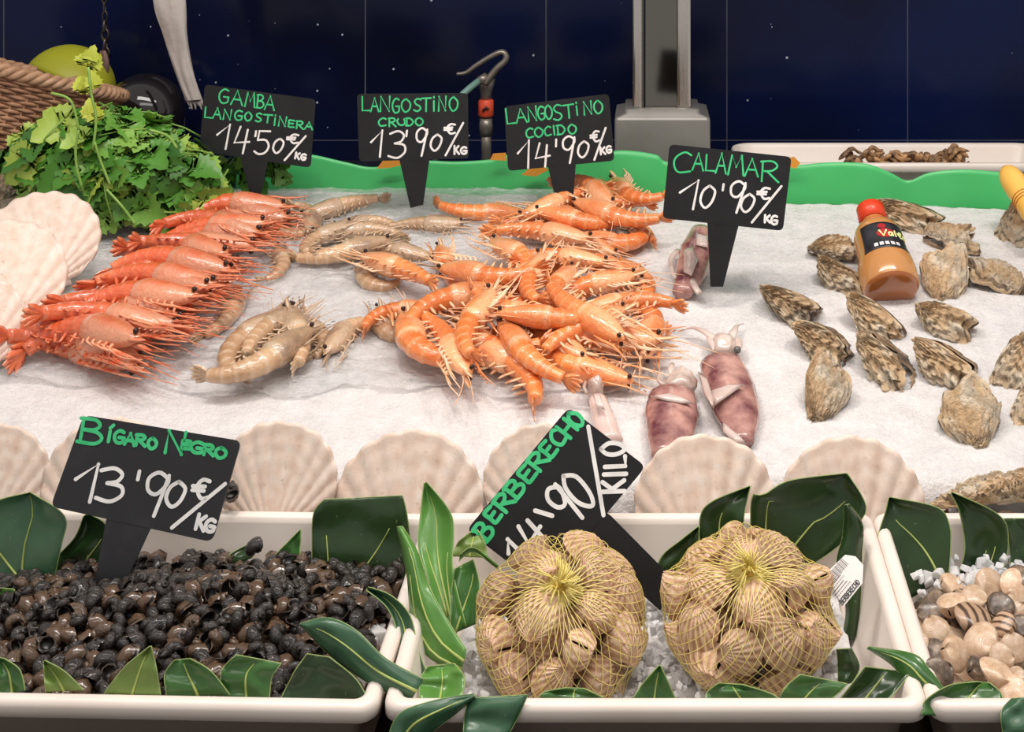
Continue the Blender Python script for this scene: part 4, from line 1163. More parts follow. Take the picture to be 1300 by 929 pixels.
# net bags of cockles
net_m = two_tone('yellow_net', rgb(222, 200, 104), rgb(240, 226, 146), 30, 0.35, 0)
def net_bag(cu, cv, d, a, c, tilt, ku, kv, side, cock_lab, bag_lab, seed):
    rr = random.Random(seed)
    C = px(cu, cv, d)
    A = (Matrix.Rotation(tilt, 3, 'X') @ Vector((0, 0, 1)))
    A = (A + Vector(((ku - cu) * 0.0012, 0, 0))).normalized()
    X = Vector((1, 0, 0)); X = (X - A * X.dot(A)).normalized(); Y = A.cross(X)
    Mb = Matrix((X, Y, A)).transposed()
    if C.z - c * 0.97 < 0.905: C.z = 0.905 + c * 0.97
    grp = 'cockles in the %s net bag' % side
    P = []
    def place(n, shrink, tries, rmin, smin, smax):
        got = 0
        for _ in range(tries):
            if got >= n: break
            z = rr.uniform(-0.75, 0.985); t = rr.uniform(0, 2 * math.pi); q = math.sqrt(1 - z * z)
            nloc = Vector((q * math.cos(t), q * math.sin(t), z))
            p = C + Mb @ Vector((nloc.x * a * shrink, nloc.y * a * shrink, nloc.z * c * shrink))
            if p.z < 0.905: continue
            if any((p - o).length < rmin for o in P): continue
            P.append(p); got += 1
            nw = Mb @ Vector((nloc.x / a, nloc.y / a, nloc.z / c)).normalized()
            if rr.random() < 0.28: nw = (nw + Vector((rr.uniform(-1, 1), rr.uniform(-1, 1), rr.uniform(-1, 1))) * 0.9).normalized()
            else: nw = (nw + Vector((rr.uniform(-1, 1), rr.uniform(-1, 1), rr.uniform(-1, 1))) * 0.28).normalized()
            s = rr.uniform(smin, smax)
            objs.append(bivalve(CK[rr.randrange(3)], p, nw, rr.uniform(0, 6.28), s, 'cockle', cock_lab, 'cockle', grp))
    objs = []
    place(70, 0.80, 12000, 0.0262, .0150, .0184)
    place(36, 0.44, 3000, 0.0215, .0145, .0165)
    bpy.context.view_layer.update()
    # envelope for the net
    vs = []; fs = []
    for o in objs:
        for ch in o.children:
            M = o.matrix_world; off = len(vs)
            vs += [M @ v.co for v in ch.data.vertices]; fs += [tuple(i + off for i in p.vertices) for p in ch.data.polygons]
    tree = BVHTree.FromPolygons(vs, fs)
    NZ, NT = 44, 180
    H = np.zeros((NZ, NT))
    for i in range(NZ):
        th = math.pi * (0.03 + 0.85 * i / (NZ - 1))
        for j in range(NT):
            t = 2 * math.pi * j / NT
            dr = Mb @ Vector((math.sin(th) * math.cos(t) * a, math.sin(th) * math.sin(t) * a, math.cos(th) * c))
            hit = tree.ray_cast(C + dr * 1.6, -dr.normalized())
            r = ((hit[0] - C).length / dr.length) if hit[0] is not None else 0.8
            H[i, j] = max(r, 0.82)
    for _ in range(3):        # a taut net bridges the gaps
        S = np.maximum(H, (np.roll(H, 3, 1) + np.roll(H, -3, 1)) / 2)
        S[2:-2] = np.maximum(S[2:-2], (H[4:] + H[:-4]) / 2); H = S
    def env(th, t):
        i = min(max((th / math.pi - 0.03) / 0.85 * (NZ - 1), 0), NZ - 1.001); j = (t / (2 * math.pi)) % 1 * NT
        i0, j0 = int(i), int(j) % NT; j1 = (j0 + 1) % NT; fi, fj = i - i0, j - int(j)
        r = (H[i0, j0] * (1 - fi) + H[i0 + 1, j0] * fi) * (1 - fj) + (H[i0, j1] * (1 - fi) + H[i0 + 1, j1] * fi) * fj
        k = min(1, th / 0.30); r = r * k + (0.93 + 0.0 * th) * (1 - k)
        p = C + Mb @ Vector((math.sin(th) * math.cos(t) * a, math.sin(th) * math.sin(t) * a, math.cos(th) * c)) * r
        dr = (p - C).normalized()
        return p + dr * 0.0006
    base = C - Vector((0, 0, c))
    root = empty('net_bag', base)
    b = MB(); NL = 44
    for fam in (1, -1):
        for q in range(NL):
            t0 = 2 * math.pi * (q + (0.5 if fam < 0 else 0)) / NL
            pts = []
            for i in range(46):
                f = i / 45; th = 0.05 + f * 2.5
                g = 1.55 * (f ** 1.7)
                pts.append(env(th, t0 + fam * g) - base)
            b.tube(pts, [0.00018 + 0.00018 * (1 - i / 45) for i in range(46)], 4, cap=False)
    b.build('netting', net_m, root)
    # gathered tuft in the middle
    K = C + A * (c * 0.93) - base
    b = MB()
    for q in range(46):
        t = rr.uniform(0, 6.28); el = rr.uniform(0.1, 1.0); L = rr.uniform(.010, .024)
        e = (Mb @ Vector((math.cos(t) * el, math.sin(t) * el, 0.9 - 0.75 * el))).normalized()
        e2 = (Mb @ Vector((math.cos(t + .6), math.sin(t + .6), 0)))
        b.tube([K - A * .004, K + e * L * .5 + A * .003, K + e * L + e2 * .003 - A * L * .25 * el], 0.0006, 4)
    b.build('gathered_tuft', net_m, root)
    b = MB(); b.ball(K, 0.0042, 12, 8, sc=(1, 1, .8)); b.build('knot', two_tone('net_knot', rgb(206, 168, 70), rgb(226, 190, 90), 40, 0.4, 0.3), root)
    tag(root, bag_lab, 'net bag', 'yellow net bags of cockles')
    return root, base, C
bagL = net_bag(713, 789, 0.985, 0.0670, 0.0430, 0.52, 715, 765, 'left', 'ribbed tan cockle inside the left yellow net bag', 'yellow net bag of cockles in front of the BERBERECHO sign', 5)
bagR = net_bag(951, 776, 0.992, 0.0675, 0.0438, 0.40, 938, 733, 'right', 'ribbed tan cockle inside the right yellow net bag', 'yellow net bag of cockles with a white barcode tag', 8)

# white tag of the right bag
def bag_tag():
    root, base, C = bagR
    d = 1.005
    q = [px(u, v, dd) for u, v, dd in [(u_, v_, 1.0 - (v_ - 735) * 0.0004) for u_, v_ in ((1049, 727), (1073, 704), (1086, 706), (1096, 717), (1095, 740), (1070, 771))]]
    b = MB(); nrm = (q[4] - q[0]).cross(q[1] - q[0]).normalized()
    if nrm.y > 0: nrm = -nrm
    b.prism([p - base for p in q], -nrm * 0.0006)
    t = b.build('paper_tag', two_tone('tag_white', rgb(232, 226, 222), rgb(240, 236, 232), 20, 0.4, 0), root, smooth=False, fix=True)
    ex = (q[4] - q[5]).normalized(); ey = (q[1] - q[0]).normalized()      # baseline along the lower right edge
    # local frame: o at foot corner, along the edge foot->right corner the word, towards the bag the lines
    o = q[5]; al = (q[4] - q[5]); ac = (q[0] - q[5])
    ac = ac - al.normalized() * ac.dot(al.normalized())
    ln = al.length; ex = al / ln; ey = ac.normalized(); hh = ac.length
    ink = two_tone('tag_ink', rgb(44, 42, 46), rgb(60, 58, 62), 20, 0.5, 0)
    b = MB(); word = 'BERBERECHO'; cw = ln * 0.92 / len(word)
    for k, ch in enumerate(word):
        for s, P in enumerate(glyph(ch)):
            # letters' feet point to the outer edge
            pts = [o + ex * (ln * .04 + cw * (k + 0.08 + 0.80 * p.x)) + ey * (0.0012 + 0.0036 * (1 - p.y)) + nrm * (0.0003 + 0.00005 * s) - base for p in P]
            ribbon(b, pts, nrm, 0.00036)
    b.build('lettering', ink, t)
    b = MB()
    for k in range(5):
        y = 0.0072 + k * 0.0020
        pts = [o + ex * ln * .10 + ey * y + nrm * .0003 - base, o + ex * ln * (.80 - .08 * (k % 3)) + ey * y + nrm * .0003 - base]
        for m in range(9):
            f0, f1 = m / 9 + 0.005, m / 9 + 0.075 + 0.03 * ((k * 7 + m * 3) % 3 - 1)
            ribbon(b, [pts[0].lerp(pts[1], f0), pts[0].lerp(pts[1], f1)], nrm, 0.00026)
    b.build('small_print', ink, t)
    b = MB(); x = ln * .30
    for k in range(18):
        w = (0.0003, 0.0006, 0.0004, 0.0008)[(k * 5 + k // 3) % 4]
        p0 = o + ex * x + ey * (hh * 0.66) + nrm * .0003 - base; p1 = o + ex * x + ey * (hh * 0.92) + nrm * .0003 - base
        ribbon(b, [p0, p1], nrm, w * .5); x += w + 0.0007
    b.build('barcode', ink, t)
bag_tag()

# ------------------------------------------------------------------ clams in the right tray
def clam_mat(name, cols, stripe=False):
    n = N(name); t = n.attr('t')
    f = n.math('ADD', n.math('MULTIPLY', n.math('SINE', n.math('MULTIPLY', t, 60.0)), 0.03), n.noise(1.6, 4))
    if stripe:
        n2 = n.new('ShaderNodeTexWave'); n2.bands_direction = 'X'; n2.inputs['Scale'].default_value = 0.55; n2.inputs['Distortion'].default_value = 3.0; n.link(n.coords(), n2.inputs[0]); f = n2.outputs['Fac']
    c = n.ramp(f, cols)
    hsv = n.new('ShaderNodeHueSaturation'); n.link(n.math('ADD', n.math('MULTIPLY', n.rand(), 0.35), 0.78), hsv.inputs['Value']); n.link(c, hsv.inputs['Color'])
    n.set(color=hsv.outputs[0], rough=0.25, spec=0.5, coat=0.25)
    n.bump(n.math('SINE', n.math('MULTIPLY', t, 120.0)), 0.12, 0.02); return n.m
clam_m = clam_mat('clam_shell', [(0.3, rgb(188, 152, 122)), (0.5, rgb(210, 178, 148)), (0.7, rgb(224, 200, 174))])
clam_d = clam_mat('dark_clam_shell', [(0.3, rgb(70, 60, 54)), (0.5, rgb(112, 96, 82)), (0.75, rgb(160, 138, 116))])
clam_s = clam_mat('striped_clam_shell', [(0.12, rgb(92, 68, 54)), (0.4, rgb(168, 136, 108)), (0.6, rgb(206, 172, 142))], True)
def cl(m): return (valve_mesh('upper_valve', m, .46, 1.20, 1, 0, 14, .006, .12), valve_mesh('lower_valve', m, .46, 1.20, 1, 0, 14, .006, .12, mirror=True))
CL = {'n': cl(clam_m), 'd': cl(clam_d), 's': cl(clam_s)}
c6 = lambda x, y: (1060 + x / 2.825, 600 + y / 2.825)
spec = [(418, 397, 45, 'n', 'tan clam at the back beside the big dark leaf'), (412, 468, 50, 'n', 'round pale tan clam facing the customer behind the striped clam'), (335, 500, 40, 'd', 'brown clam leaning at the left behind the pale round one'),
 (290, 530, 40, 'n', 'reddish tan clam at the left edge of the tray by the narrow leaf'), (362, 562, 48, 'n', 'tan clam left below the striped clam'), (296, 612, 40, 'n', 'tan clam half behind the narrow upright leaf'),
 (350, 630, 42, 'd', 'greyish clam standing on edge beside the pale beaked clam'), (430, 642, 52, 'n', 'pale clam with its beak showing in the front middle'), (380, 725, 50, 'd', 'dark grey ribbed clam lowest at the left of the tray'),
 (525, 612, 62, 'n', 'largest smooth tan clam in the middle of the tray'), (492, 520, 62, 's', 'clam with dark brown stripes'), (500, 452, 46, 'n', 'tan clam directly behind the striped clam'),
 (555, 405, 56, 'n', 'large tan clam at the back by the ice'), (640, 405, 48, 'n', 'tan clam at the back by the right picture edge'), (588, 475, 44, 'd', 'clam with greyish brown shell right of the striped clam'),
 (648, 448, 36, 'n', 'small pale clam at the right edge behind the greyish brown clam'), (655, 498, 34, 'n', 'small tan clam at the right edge in front of the greyish brown clam'), (605, 548, 44, 's', 'clam with dark brown mouth right of the striped clam'),
 (645, 628, 50, 'n', 'tan clam with its seam turned up at the right picture edge'), (660, 555, 36, 'd', 'greyish clam at the right picture edge'), (578, 715, 62, 'n', 'large pale clam nearest the front leaf'),
 (640, 785, 56, 'n', 'pale clam half under the front leaf at the right picture edge'), (652, 745, 42, 'n', 'tan clam behind the one half under the front leaf'), (655, 375, 44, 'd', 'dark clam on the ice at the back right'),
 (510, 700, 40, 'd', 'dark clam in the gap left of the large pale front clam'), (600, 668, 44, 'n', 'tan clam between the largest clam and the large pale front clam')]
P = []
for k, (x, y, s, m, lab) in enumerate(spec):
    u, v = c6(x, y); z = 0.945 + 0.003 * (k % 3); p = plane_pt(u, v, z); P.append(p)
    nv = (Vector((0, -0.55, 0.8)) + Vector((R.uniform(-.5, .5), R.uniform(-.4, .4), R.uniform(-.2, .2)))).normalized()
    bivalve(CL[m], p, nv, R.uniform(0, 6.28), s / 2.825 * p.y / F * 0.98, 'clam', lab, 'clam', 'clams in the right tray')
for lay, z in ((0, 0.934), (1, 0.921)):
    for k in range(620):
        x = R.uniform(.222, .430); y = R.uniform(.925, 1.075); p = Vector((x, y, z + R.uniform(-.003, .003)))
        if any((p - o).length < .0215 for o in P): continue
        P.append(p)
        bivalve(CL['nnnds'[k % 5]], p, Vector((R.uniform(-.8, .8), R.uniform(-.9, .4), 1)), R.uniform(0, 6.28), R.uniform(.0125, .0155), 'clam', 'clam lying underneath the top clams in the right tray', 'clam', 'clams underneath in the right tray')

# ------------------------------------------------------------------ chips of ice in the trays
chip_n = N('ice_chip'); chip_n.set(color=(0.97, 0.97, 0.97, 1), rough=0.12, trans=0.3, ior=1.31, sss=(0.4, (1, 1, 1), 0.004), spec=0.6); chip_m = chip_n.m
def chips(name, lab, n, fx, size=(.004, .010)):
    b = MB()
    for _ in range(n):
        p = fx()
        if p is None: continue
        s = R.uniform(*size); e = Matrix.Rotation(R.uniform(0, 6.28), 3, Vector((R.uniform(-1, 1), R.uniform(-1, 1), R.uniform(-1, 1) + 1e-3)))
        V = [e @ Vector((x * R.uniform(.3, 1), y * R.uniform(.3, 1), zz * R.uniform(.25, .9))) * s + p for x in (-1, 1) for y in (-1, 1) for zz in (-1, 1)]
        b.add(V, [(0, 1, 3, 2), (4, 6, 7, 5), (0, 4, 5, 1), (2, 3, 7, 6), (0, 2, 6, 4), (1, 5, 7, 3)])
    o = b.build(name, chip_m, smooth=False, fix=True); bevel(o, .0016, 2)
    tag(o, lab, 'ice', kind='stuff')
def fc():
    x = R.uniform(-.135, .148); y = R.uniform(.925, 1.085)
    return Vector((x, y, 0.9165 + 0.012 * R.random()))
bb = MB(); rows = []
for i in range(40):
    y = .915 + .19 * i / 39
    rows.append([(x, y, .917 + .004 * noise.noise(Vector((x * 60, y * 60, 0))) + .003 * noise.noise(Vector((x * 170, y * 170, 0)))) for x in [-.142 + .298 * j / 60 for j in range(61)]])
bb.grid(rows, flip=False); tag(bb.build('crushed_ice', ice_m), 'layer of crushed ice under the two net bags', 'ice', kind='stuff')
chips('ice_chips', 'loose lumps of ice around the two net bags', 600, fc, (.002, .0048))
chips('ice_chips', 'clear lumps of ice at the back of the clam tray', 260, lambda: Vector((R.uniform(.215, .375), R.uniform(1.055, 1.095), .932 + .016 * R.random())), (.003, .0065))
chips('ice_chips', 'lumps of ice between the last periwinkles at the right end of the left tray', 60, lambda: Vector((R.uniform(-.222, -.200), R.uniform(.95, 1.06), .930 + .006 * R.random())), (.004, .009))

# ------------------------------------------------------------------ cut leaves around the trays
def leaf_mat(name, c1, c2, rough=0.22):
    n = N(name)
    c = n.ramp(n.noise(18, 3), [(0.3, c1), (0.7, c2)])
    sp = n.math('GREATER_THAN', n.noise(260, 2), 0.735)
    c = n.mix(n.math('MULTIPLY', sp, 0.35), c, rgb(150, 170, 120))
    n.set(color=c, rough=rough, spec=0.5); n.bump(n.noise(45, 3), 0.15, 0.003); return n.m
LFM = {'dark': leaf_mat('dark_leaf', rgb(34, 56, 28), rgb(50, 76, 40)), 'mid': leaf_mat('green_leaf', rgb(52, 92, 44), rgb(76, 122, 58)),
       'light': leaf_mat('bright_leaf', rgb(78, 128, 56), rgb(108, 158, 76)), 'pale': leaf_mat('yellow_green_leaf', rgb(104, 130, 58), rgb(136, 158, 82), 0.4),
       'grey': leaf_mat('grey_green_leaf', rgb(50, 88, 62), rgb(78, 116, 84), 0.3)}
vein_m = two_tone('leaf_vein', rgb(160, 178, 90), rgb(190, 202, 120), 40, 0.4, 0)
edge_m = two_tone('leaf_edge', rgb(136, 156, 92), rgb(160, 178, 112), 40, 0.4, 0)
def leaf(label, left, right, d0, d1, m, bend=0.006, wave=0.003, veins=None, mid=True, group='cut leaves dressing the trays'):
    n, w = 22, 13
    Lp = resample([Vector((u, v, 0)) for u, v in left], n); Rp = resample([Vector((u, v, 0)) for u, v in right], n)
    ph = (left[0][0] * 0.37) % 7
    base = px((left[0][0] + right[0][0]) / 2, (left[0][1] + right[0][1]) / 2, d0)
    def at(f, g):
        i = min(f * (n - 1), n - 1.0001); i0 = int(i); fr = i - i0
        a = Lp[i0].lerp(Lp[i0 + 1], fr); c = Rp[i0].lerp(Rp[i0 + 1], fr); q = a.lerp(c, g)
        d = d0 + (d1 - d0) * f + bend * (1 - (2 * g - 1) ** 2) * (0.4 + 0.6 * f) + wave * noise.noise(Vector((f * 3 + ph, g * 2.5, ph)))
        return px(q.x, q.y, d) - base
    b = MB(); b.grid([[at(i / (n - 1), j / (w - 1)) for j in range(w)] for i in range(n)])
    root = empty('leaf', base)
    o = solid(b.build('blade', LFM[m], root), 0.0007)
    # pale margin
    rim = [at(i / 40, 0) for i in range(41)] + [at(1, j / 8) for j in range(1, 8)] + [at(1 - i / 40, 1) for i in range(41)]
    b = MB(); b.tube(rim, 0.00045, 5); b.build('leaf_margin', edge_m, root)
    def vein(pts, nm):
        b = MB(); k = len(pts)
        b.tube([p + Vector((0, -0.0006, 0.0002)) for p in pts], [0.0011 - 0.0008 * i / (k - 1) for i in range(k)], 6); b.build(nm, vein_m, root)
    if veins:
        for (f0, g0), (f1, g1) in veins: vein([at(f0 + (f1 - f0) * i / 9, g0 + (g1 - g0) * i / 9) for i in range(10)], 'vein')
    elif mid: vein([at(0.86 * i / 14, 0.5) for i in range(15)], 'midrib')
    tag(root, label, 'leaf', group)
    return root
V2 = [((0.0, .18), (.55, .15)), ((0.0, .45), (.62, .80))]
leaf('broad dark leaf standing at the back right of the periwinkle tray', [(398, 742), (396, 700), (398, 652), (412, 634)], [(512, 738), (521, 700), (517, 655), (511, 629)], 1.085, 1.10, 'dark', .008, veins=V2)
leaf('bright green upright leaf, tallest of those between left and centre tray', [(560, 805), (546, 745), (531, 695), (534, 650), (538, 614)], [(592, 795), (575, 725), (576, 680), (572, 650), (542, 612)], 0.985, 1.06, 'light', .010, veins=[((0, .5), (.9, .55)), ((.1, .4), (.6, .2)), ((.1, .6), (.5, .85))])
leaf('bright green folded leaf with curled tip in front of the tallest upright leaf', [(586, 852), (545, 835), (524, 795), (516, 725), (504, 669)], [(592, 825), (570, 790), (545, 745), (530, 700), (511, 668)], 0.955, 1.02, 'light', -.008, veins=[((0, .5), (.85, .55)), ((0, .15), (.7, .2))])
leaf('dark green leaf lobe against the left side of the left net bag', [(572, 806), (572, 762), (577, 722)], [(604, 792), (609, 745), (601, 710)], 0.985, 1.01, 'mid', .006, veins=[((0, .2), (.8, .85))])
leaf('long grey green leaf crossing the rim of the periwinkle tray', [(520, 892), (478, 872), (442, 850), (412, 825), (381, 793)], [(538, 862), (490, 836), (452, 800), (416, 784), (382, 791)], 0.905, 0.935, 'grey', -.006)
leaf('grey green curling leaf with raised tip over the tray divider', [(530, 876), (508, 862), (504, 805), (492, 772), (465, 749)], [(548, 868), (531, 825), (521, 782), (497, 756), (468, 745)], 0.945, 0.985, 'grey', .006)
leaf('small crinkled light leaf on the ice left of the left net bag', [(532, 888), (534, 862), (543, 846)], [(584, 892), (590, 862), (577, 842)], 0.925, 0.95, 'light', .006, wave=.008)
leaf('grey green leaf hanging over the front rim below the tray divider', [(492, 938), (508, 905), (556, 888), (602, 881)], [(524, 946), (552, 926), (578, 906), (603, 885)], 0.876, 0.892, 'grey', -.004)
leaf('grey green leaf flap hanging over the front rim below the left net bag', [(588, 942), (590, 908), (596, 886)], [(638, 945), (655, 915), (670, 882)], 0.876, 0.892, 'grey', -.004, mid=False)
leaf('pale green leaf behind the lower left corner of the BERBERECHO sign', [(574, 706), (582, 688), (602, 672)], [(618, 708), (616, 690), (606, 672)], 1.06, 1.075, 'pale', .004)
leaf('thin green leaf stalk end under the BERBERECHO sign', [(583, 712), (600, 700), (632, 722)], [(584, 704), (601, 695), (633, 718)], 1.03, 1.04, 'light', .001, mid=False)
FL = [([(0, 884), (-2, 855), (-6, 834)], [(32, 876), (25, 850), (6, 836)], 'mid', 'leaf tip at the left picture edge of the front rim'),
 ([(58, 878), (55, 840)], [(106, 876), (82, 852), (57, 838)], 'pale', 'yellow green triangular leaf tip by the left end of the front rim'),
 ([(132, 880), (158, 847), (189, 821)], [(204, 882), (198, 846), (192, 820)], 'pale', 'tall pointed yellow green leaf tip before the periwinkles'),
 ([(212, 884), (209, 856), (221, 838)], [(292, 882), (268, 852), (242, 836)], 'mid', 'rounded leaf lobe right of the tall pointed leaf tip'),
 ([(284, 884), (281, 852), (300, 831)], [(342, 886), (345, 860), (357, 842)], 'mid', 'leaf lobe with flat top and a pale rib before the periwinkles'),
 ([(356, 888), (374, 852), (390, 830)], [(470, 894), (452, 862), (418, 834)], 'dark', 'big dark leaf at the right end of the periwinkle front rim'),
 ([(796, 900), (814, 870), (836, 845)], [(862, 900), (853, 876), (839, 845)], 'mid', 'triangular green leaf between the two net bags'),
 ([(682, 900), (688, 880), (718, 873)], [(782, 902), (766, 886), (742, 874)], 'mid', 'low wavy leaf in front of the left net bag'),
 ([(894, 902), (897, 880), (912, 867)], [(986, 902), (986, 884), (944, 869)], 'mid', 'low broad leaf in front of the right net bag'),
 ([(984, 902), (996, 874), (1016, 856)], [(1036, 902), (1062, 882), (1076, 868)], 'mid', 'leaf with bright margin at the right foot of the right net bag')]
for l, r, m, lab in FL: leaf(lab, l, r, 0.9065, 0.912, m, .005, mid=(m != 'dark'))
leaf('large grey green leaf with a pale midrib at the left edge', [(-28, 772), (-40, 690), (-16, 642), (37, 625)], [(62, 762), (78, 692), (82, 655), (39, 625)], 1.055, 1.07, 'grey', .010, veins=[((0, .60), (.98, .62)), ((.18, .58), (.55, .12))])
leaf('dark leaf behind the stem of the BIGARO NEGRO sign', [(62, 752), (70, 712), (95, 682), (106, 655)], [(132, 748), (134, 705), (136, 668), (112, 652)], 1.078, 1.09, 'dark', .006, veins=[((0, .3), (.6, .85))])
leaf('small light leaf under the large grey green leaf at the left edge', [(-14, 796), (-12, 745)], [(30, 782), (18, 748)], 1.02, 1.03, 'light', .004, mid=False)
leaf('small dark leaf at the back of the periwinkles', [(288, 722), (290, 705), (321, 688)], [(320, 708), (323, 696), (325, 687)], 1.085, 1.095, 'dark', .003, mid=False)
leaf('small light pointed leaf at the back of the periwinkles', [(350, 726), (345, 711), (379, 674)], [(382, 726), (381, 700), (382, 672)], 1.085, 1.095, 'mid', .003, mid=False)
leaf('small dark leaf between the net bags at the back of the centre tray', [(828, 736), (840, 706), (865, 685), (885, 669)], [(858, 740), (880, 710), (886, 690), (888, 668)], 1.07, 1.085, 'dark', .004, mid=False)
leaf('narrow dark leaf with curved tip at the back of the centre tray', [(889, 694), (889, 655), (905, 636), (951, 617)], [(943, 694), (945, 652), (953, 617)], 1.088, 1.10, 'dark', .006, veins=[((0, .45), (.45, .45))])
leaf('largest dark leaf standing behind the right net bag', [(954, 700), (954, 632), (970, 628), (1002, 610), (1070, 601)], [(1032, 716), (1066, 692), (1092, 662), (1099, 640), (1076, 601)], 1.088, 1.10, 'dark', .010, veins=[((.05, .2), (.42, .16)), ((.02, .55), (.66, .72))])
leaf('dark curled leaf hanging beside the white barcode tag', [(1068, 812), (1074, 772), (1062, 718), (1070, 680), (1072, 641)], [(1088, 812), (1092, 762), (1094, 702), (1095, 665), (1078, 640)], 1.04, 1.075, 'dark', -.008, mid=False)
leaf('dark curled leaf at the front right corner of the centre tray', [(1056, 902), (1075, 876), (1098, 846)], [(1116, 902), (1142, 872), (1155, 854)], 0.905, 0.918, 'dark', .012)
leaf('dark rolled leaf beside the ice right of the right net bag', [(1064, 872), (1064, 842), (1062, 824)], [(1082, 866), (1091, 846), (1081, 823)], 0.945, 0.955, 'dark', -.006, mid=False)
leaf('broad dark leaf with a diagonal rib at the back of the clam tray', [(1152, 762), (1124, 722), (1113, 690), (1124, 650), (1128, 632)], [(1204, 732), (1207, 692), (1205, 665), (1190, 644), (1131, 631)], 1.07, 1.10, 'dark', .010, veins=[((.08, .75), (.72, .35))])
leaf('dark leaf with pointed tip, right of the broad one in the clam tray', [(1216, 734), (1225, 695), (1218, 650), (1207, 626)], [(1270, 734), (1280, 692), (1270, 655), (1210, 625)], 1.088, 1.10, 'dark', .008, veins=[((0, .45), (.28, .5)), ((0, .6), (.3, .7))])
leaf('dark leaf cut by the right picture edge at the back of the clam tray', [(1282, 722), (1281, 690), (1274, 658)], [(1336, 722), (1336, 680), (1302, 658)], 1.09, 1.10, 'dark', .006, mid=False)
leaf('narrow light green leaf strip standing at the left side of the clam tray', [(1142, 828), (1131, 790), (1128, 750), (1138, 735)], [(1160, 832), (1151, 782), (1147, 750), (1142, 735)], 0.99, 1.03, 'pale', .004)
leaf('pointed green leaf lying over the divider before the clam tray', [(1192, 890), (1160, 872), (1130, 842), (1101, 823)], [(1204, 882), (1180, 850), (1160, 830), (1103, 821)], 0.905, 0.945, 'mid', -.006)
leaf('rounded rolled leaf lying on the front rim of the clam tray', [(1170, 908), (1174, 890), (1205, 870), (1240, 865)], [(1274, 908), (1272, 882), (1257, 867)], 0.890, 0.905, 'mid', .010)
leaf('grey green leaf hanging over the rim at the lower right corner', [(1275, 940), (1271, 905), (1284, 887)], [(1318, 940), (1318, 900), (1312, 884)], 0.876, 0.892, 'grey', -.004, mid=False)

# ------------------------------------------------------------------ green liner behind the ice
lin_m = two_tone('green_liner', rgb(72, 190, 108), rgb(82, 200, 118), 8, 0.32, 0.08, spec=0.5)
orange_m = two_tone('orange_liner', rgb(222, 150, 52), rgb(234, 164, 66), 8, 0.35, 0.05)
TOPS = [(300, 192), (360, 194), (395, 196), (440, 206), (475, 212), (530, 204), (580, 205), (625, 202), (640, 196), (680, 204), (740, 200), (785, 191), (832, 196), (850, 206), (930, 212), (1005, 210), (1055, 206), (1100, 208), (1130, 219), (1153, 229), (1180, 219), (1225, 215), (1290, 220), (1350, 222)]
dl = lambda u: 1.782 - 0.052 * (u - 300) / 1000
T = catmull([Vector((u, v, 0)) for u, v in TOPS], 6); rows = []
for i in range(9):
    f = i / 8; row = []
    for p in T:
        d = dl(p.x) + 0.0015 * noise.noise(Vector((p.x * .012, f, 0))) + 0.006 * f
        top = px(p.x, p.y, d); bot = ice_z(dl(p.x)) - 0.012
        row.append(Vector((top.x, d, bot + (top.z - bot) * f)))
    rows.append(row)
b = MB(); b.grid(rows); o = solid(b.build('plastic_liner', lin_m), 0.0012)
tag(o, 'green plastic liner with wavy top edge standing behind the ice', 'liner')
for pts, lab in (([(478, 214), (486, 204), (510, 203), (508, 210), (495, 213)], 'orange scrap of liner beside the stem of the LANGOSTINO CRUDO sign'),
                 ([(622, 203), (626, 195), (642, 194), (643, 204)], 'orange scrap of liner between the LANGOSTINO signs'),
                 ([(662, 222), (672, 214), (690, 211), (696, 216), (680, 224)], 'orange scrap of liner under the LANGOSTINO COCIDO sign'),
                 ([(996, 210), (1000, 201), (1008, 199), (1016, 207), (1010, 214)], 'orange scrap of liner beside the CALAMAR sign')):
    b = MB(); P = [px(u, v, dl(u) - 0.012 + 0.0 * v) for u, v in pts]; base = P[0]
    b.prism(P, (0, 0.0012, 0)); o = b.build('liner_scrap', orange_m, smooth=False, fix=True); tag(o, lab, 'liner', 'orange liner scraps')

# ------------------------------------------------------------------ tray with dried bits, steel post, hose tap
t = tray('serving_tray', (0.345, 1.885, 1.119), 0.222, 0.075, 0.0, 0.045, 0.0, r=0.03)
tag(t, 'white plastic tray of dried brown bits at the back under the navy wall', 'tray')
dry_m = two_tone('dried_brown', rgb(84, 60, 42), rgb(204, 158, 112), 60, 0.5, 0.4, rnd=0.7)
for k in range(90):
    u = R.uniform(1074, 1222); v = R.uniform(194, 212); d = 1.85 + 0.03 * R.random()
    p = px(u, v, d); a = R.uniform(0, 3.14); L = R.uniform(.009, .020); cv = R.uniform(-.012, .012)
    P = [Vector((math.cos(a) * L * (f - .5) * 2, math.sin(a) * L * (f - .5), cv * math.sin(math.pi * f) + .006 * R.uniform(-1, 1))) for f in (0, .33, .66, 1)]
    b = MB(); b.tube(catmull(P, 3), [.0014, .0038, .0052, .0056, .0048, .0056, .0050, .0034, .0026, .0010], 7, flat=.6)
    o = b.build('dried_seafood', dry_m); o.location = p
    tag(o, 'curled brown dried piece lying in the back tray', 'dried seafood', 'dried pieces in the back tray')
steel = N('brushed_steel'); steel.set(color=(0.62, 0.59, 0.55, 1), rough=steel.ramp(steel.noise(6, 3, stretch=(30, 30, .6)), [(0.3, (.16, .16, .16, 1)), (0.7, (.34, .34, .34, 1))]), metal=1.0); steel_m = steel.m
mir = N('mirror_steel'); mir.set(color=(0.20, 0.19, 0.17, 1), rough=0.08, metal=1.0); mir_m = mir.m  # base colour darkened to stand in for the dark hall it reflects
base_m = two_tone('steel_block', rgb(150, 146, 140), rgb(164, 160, 153), 12, 0.42, 0.05, metal=0.5)
d = 1.88; a = px(780, 150, d); c = px(902, 150, d)
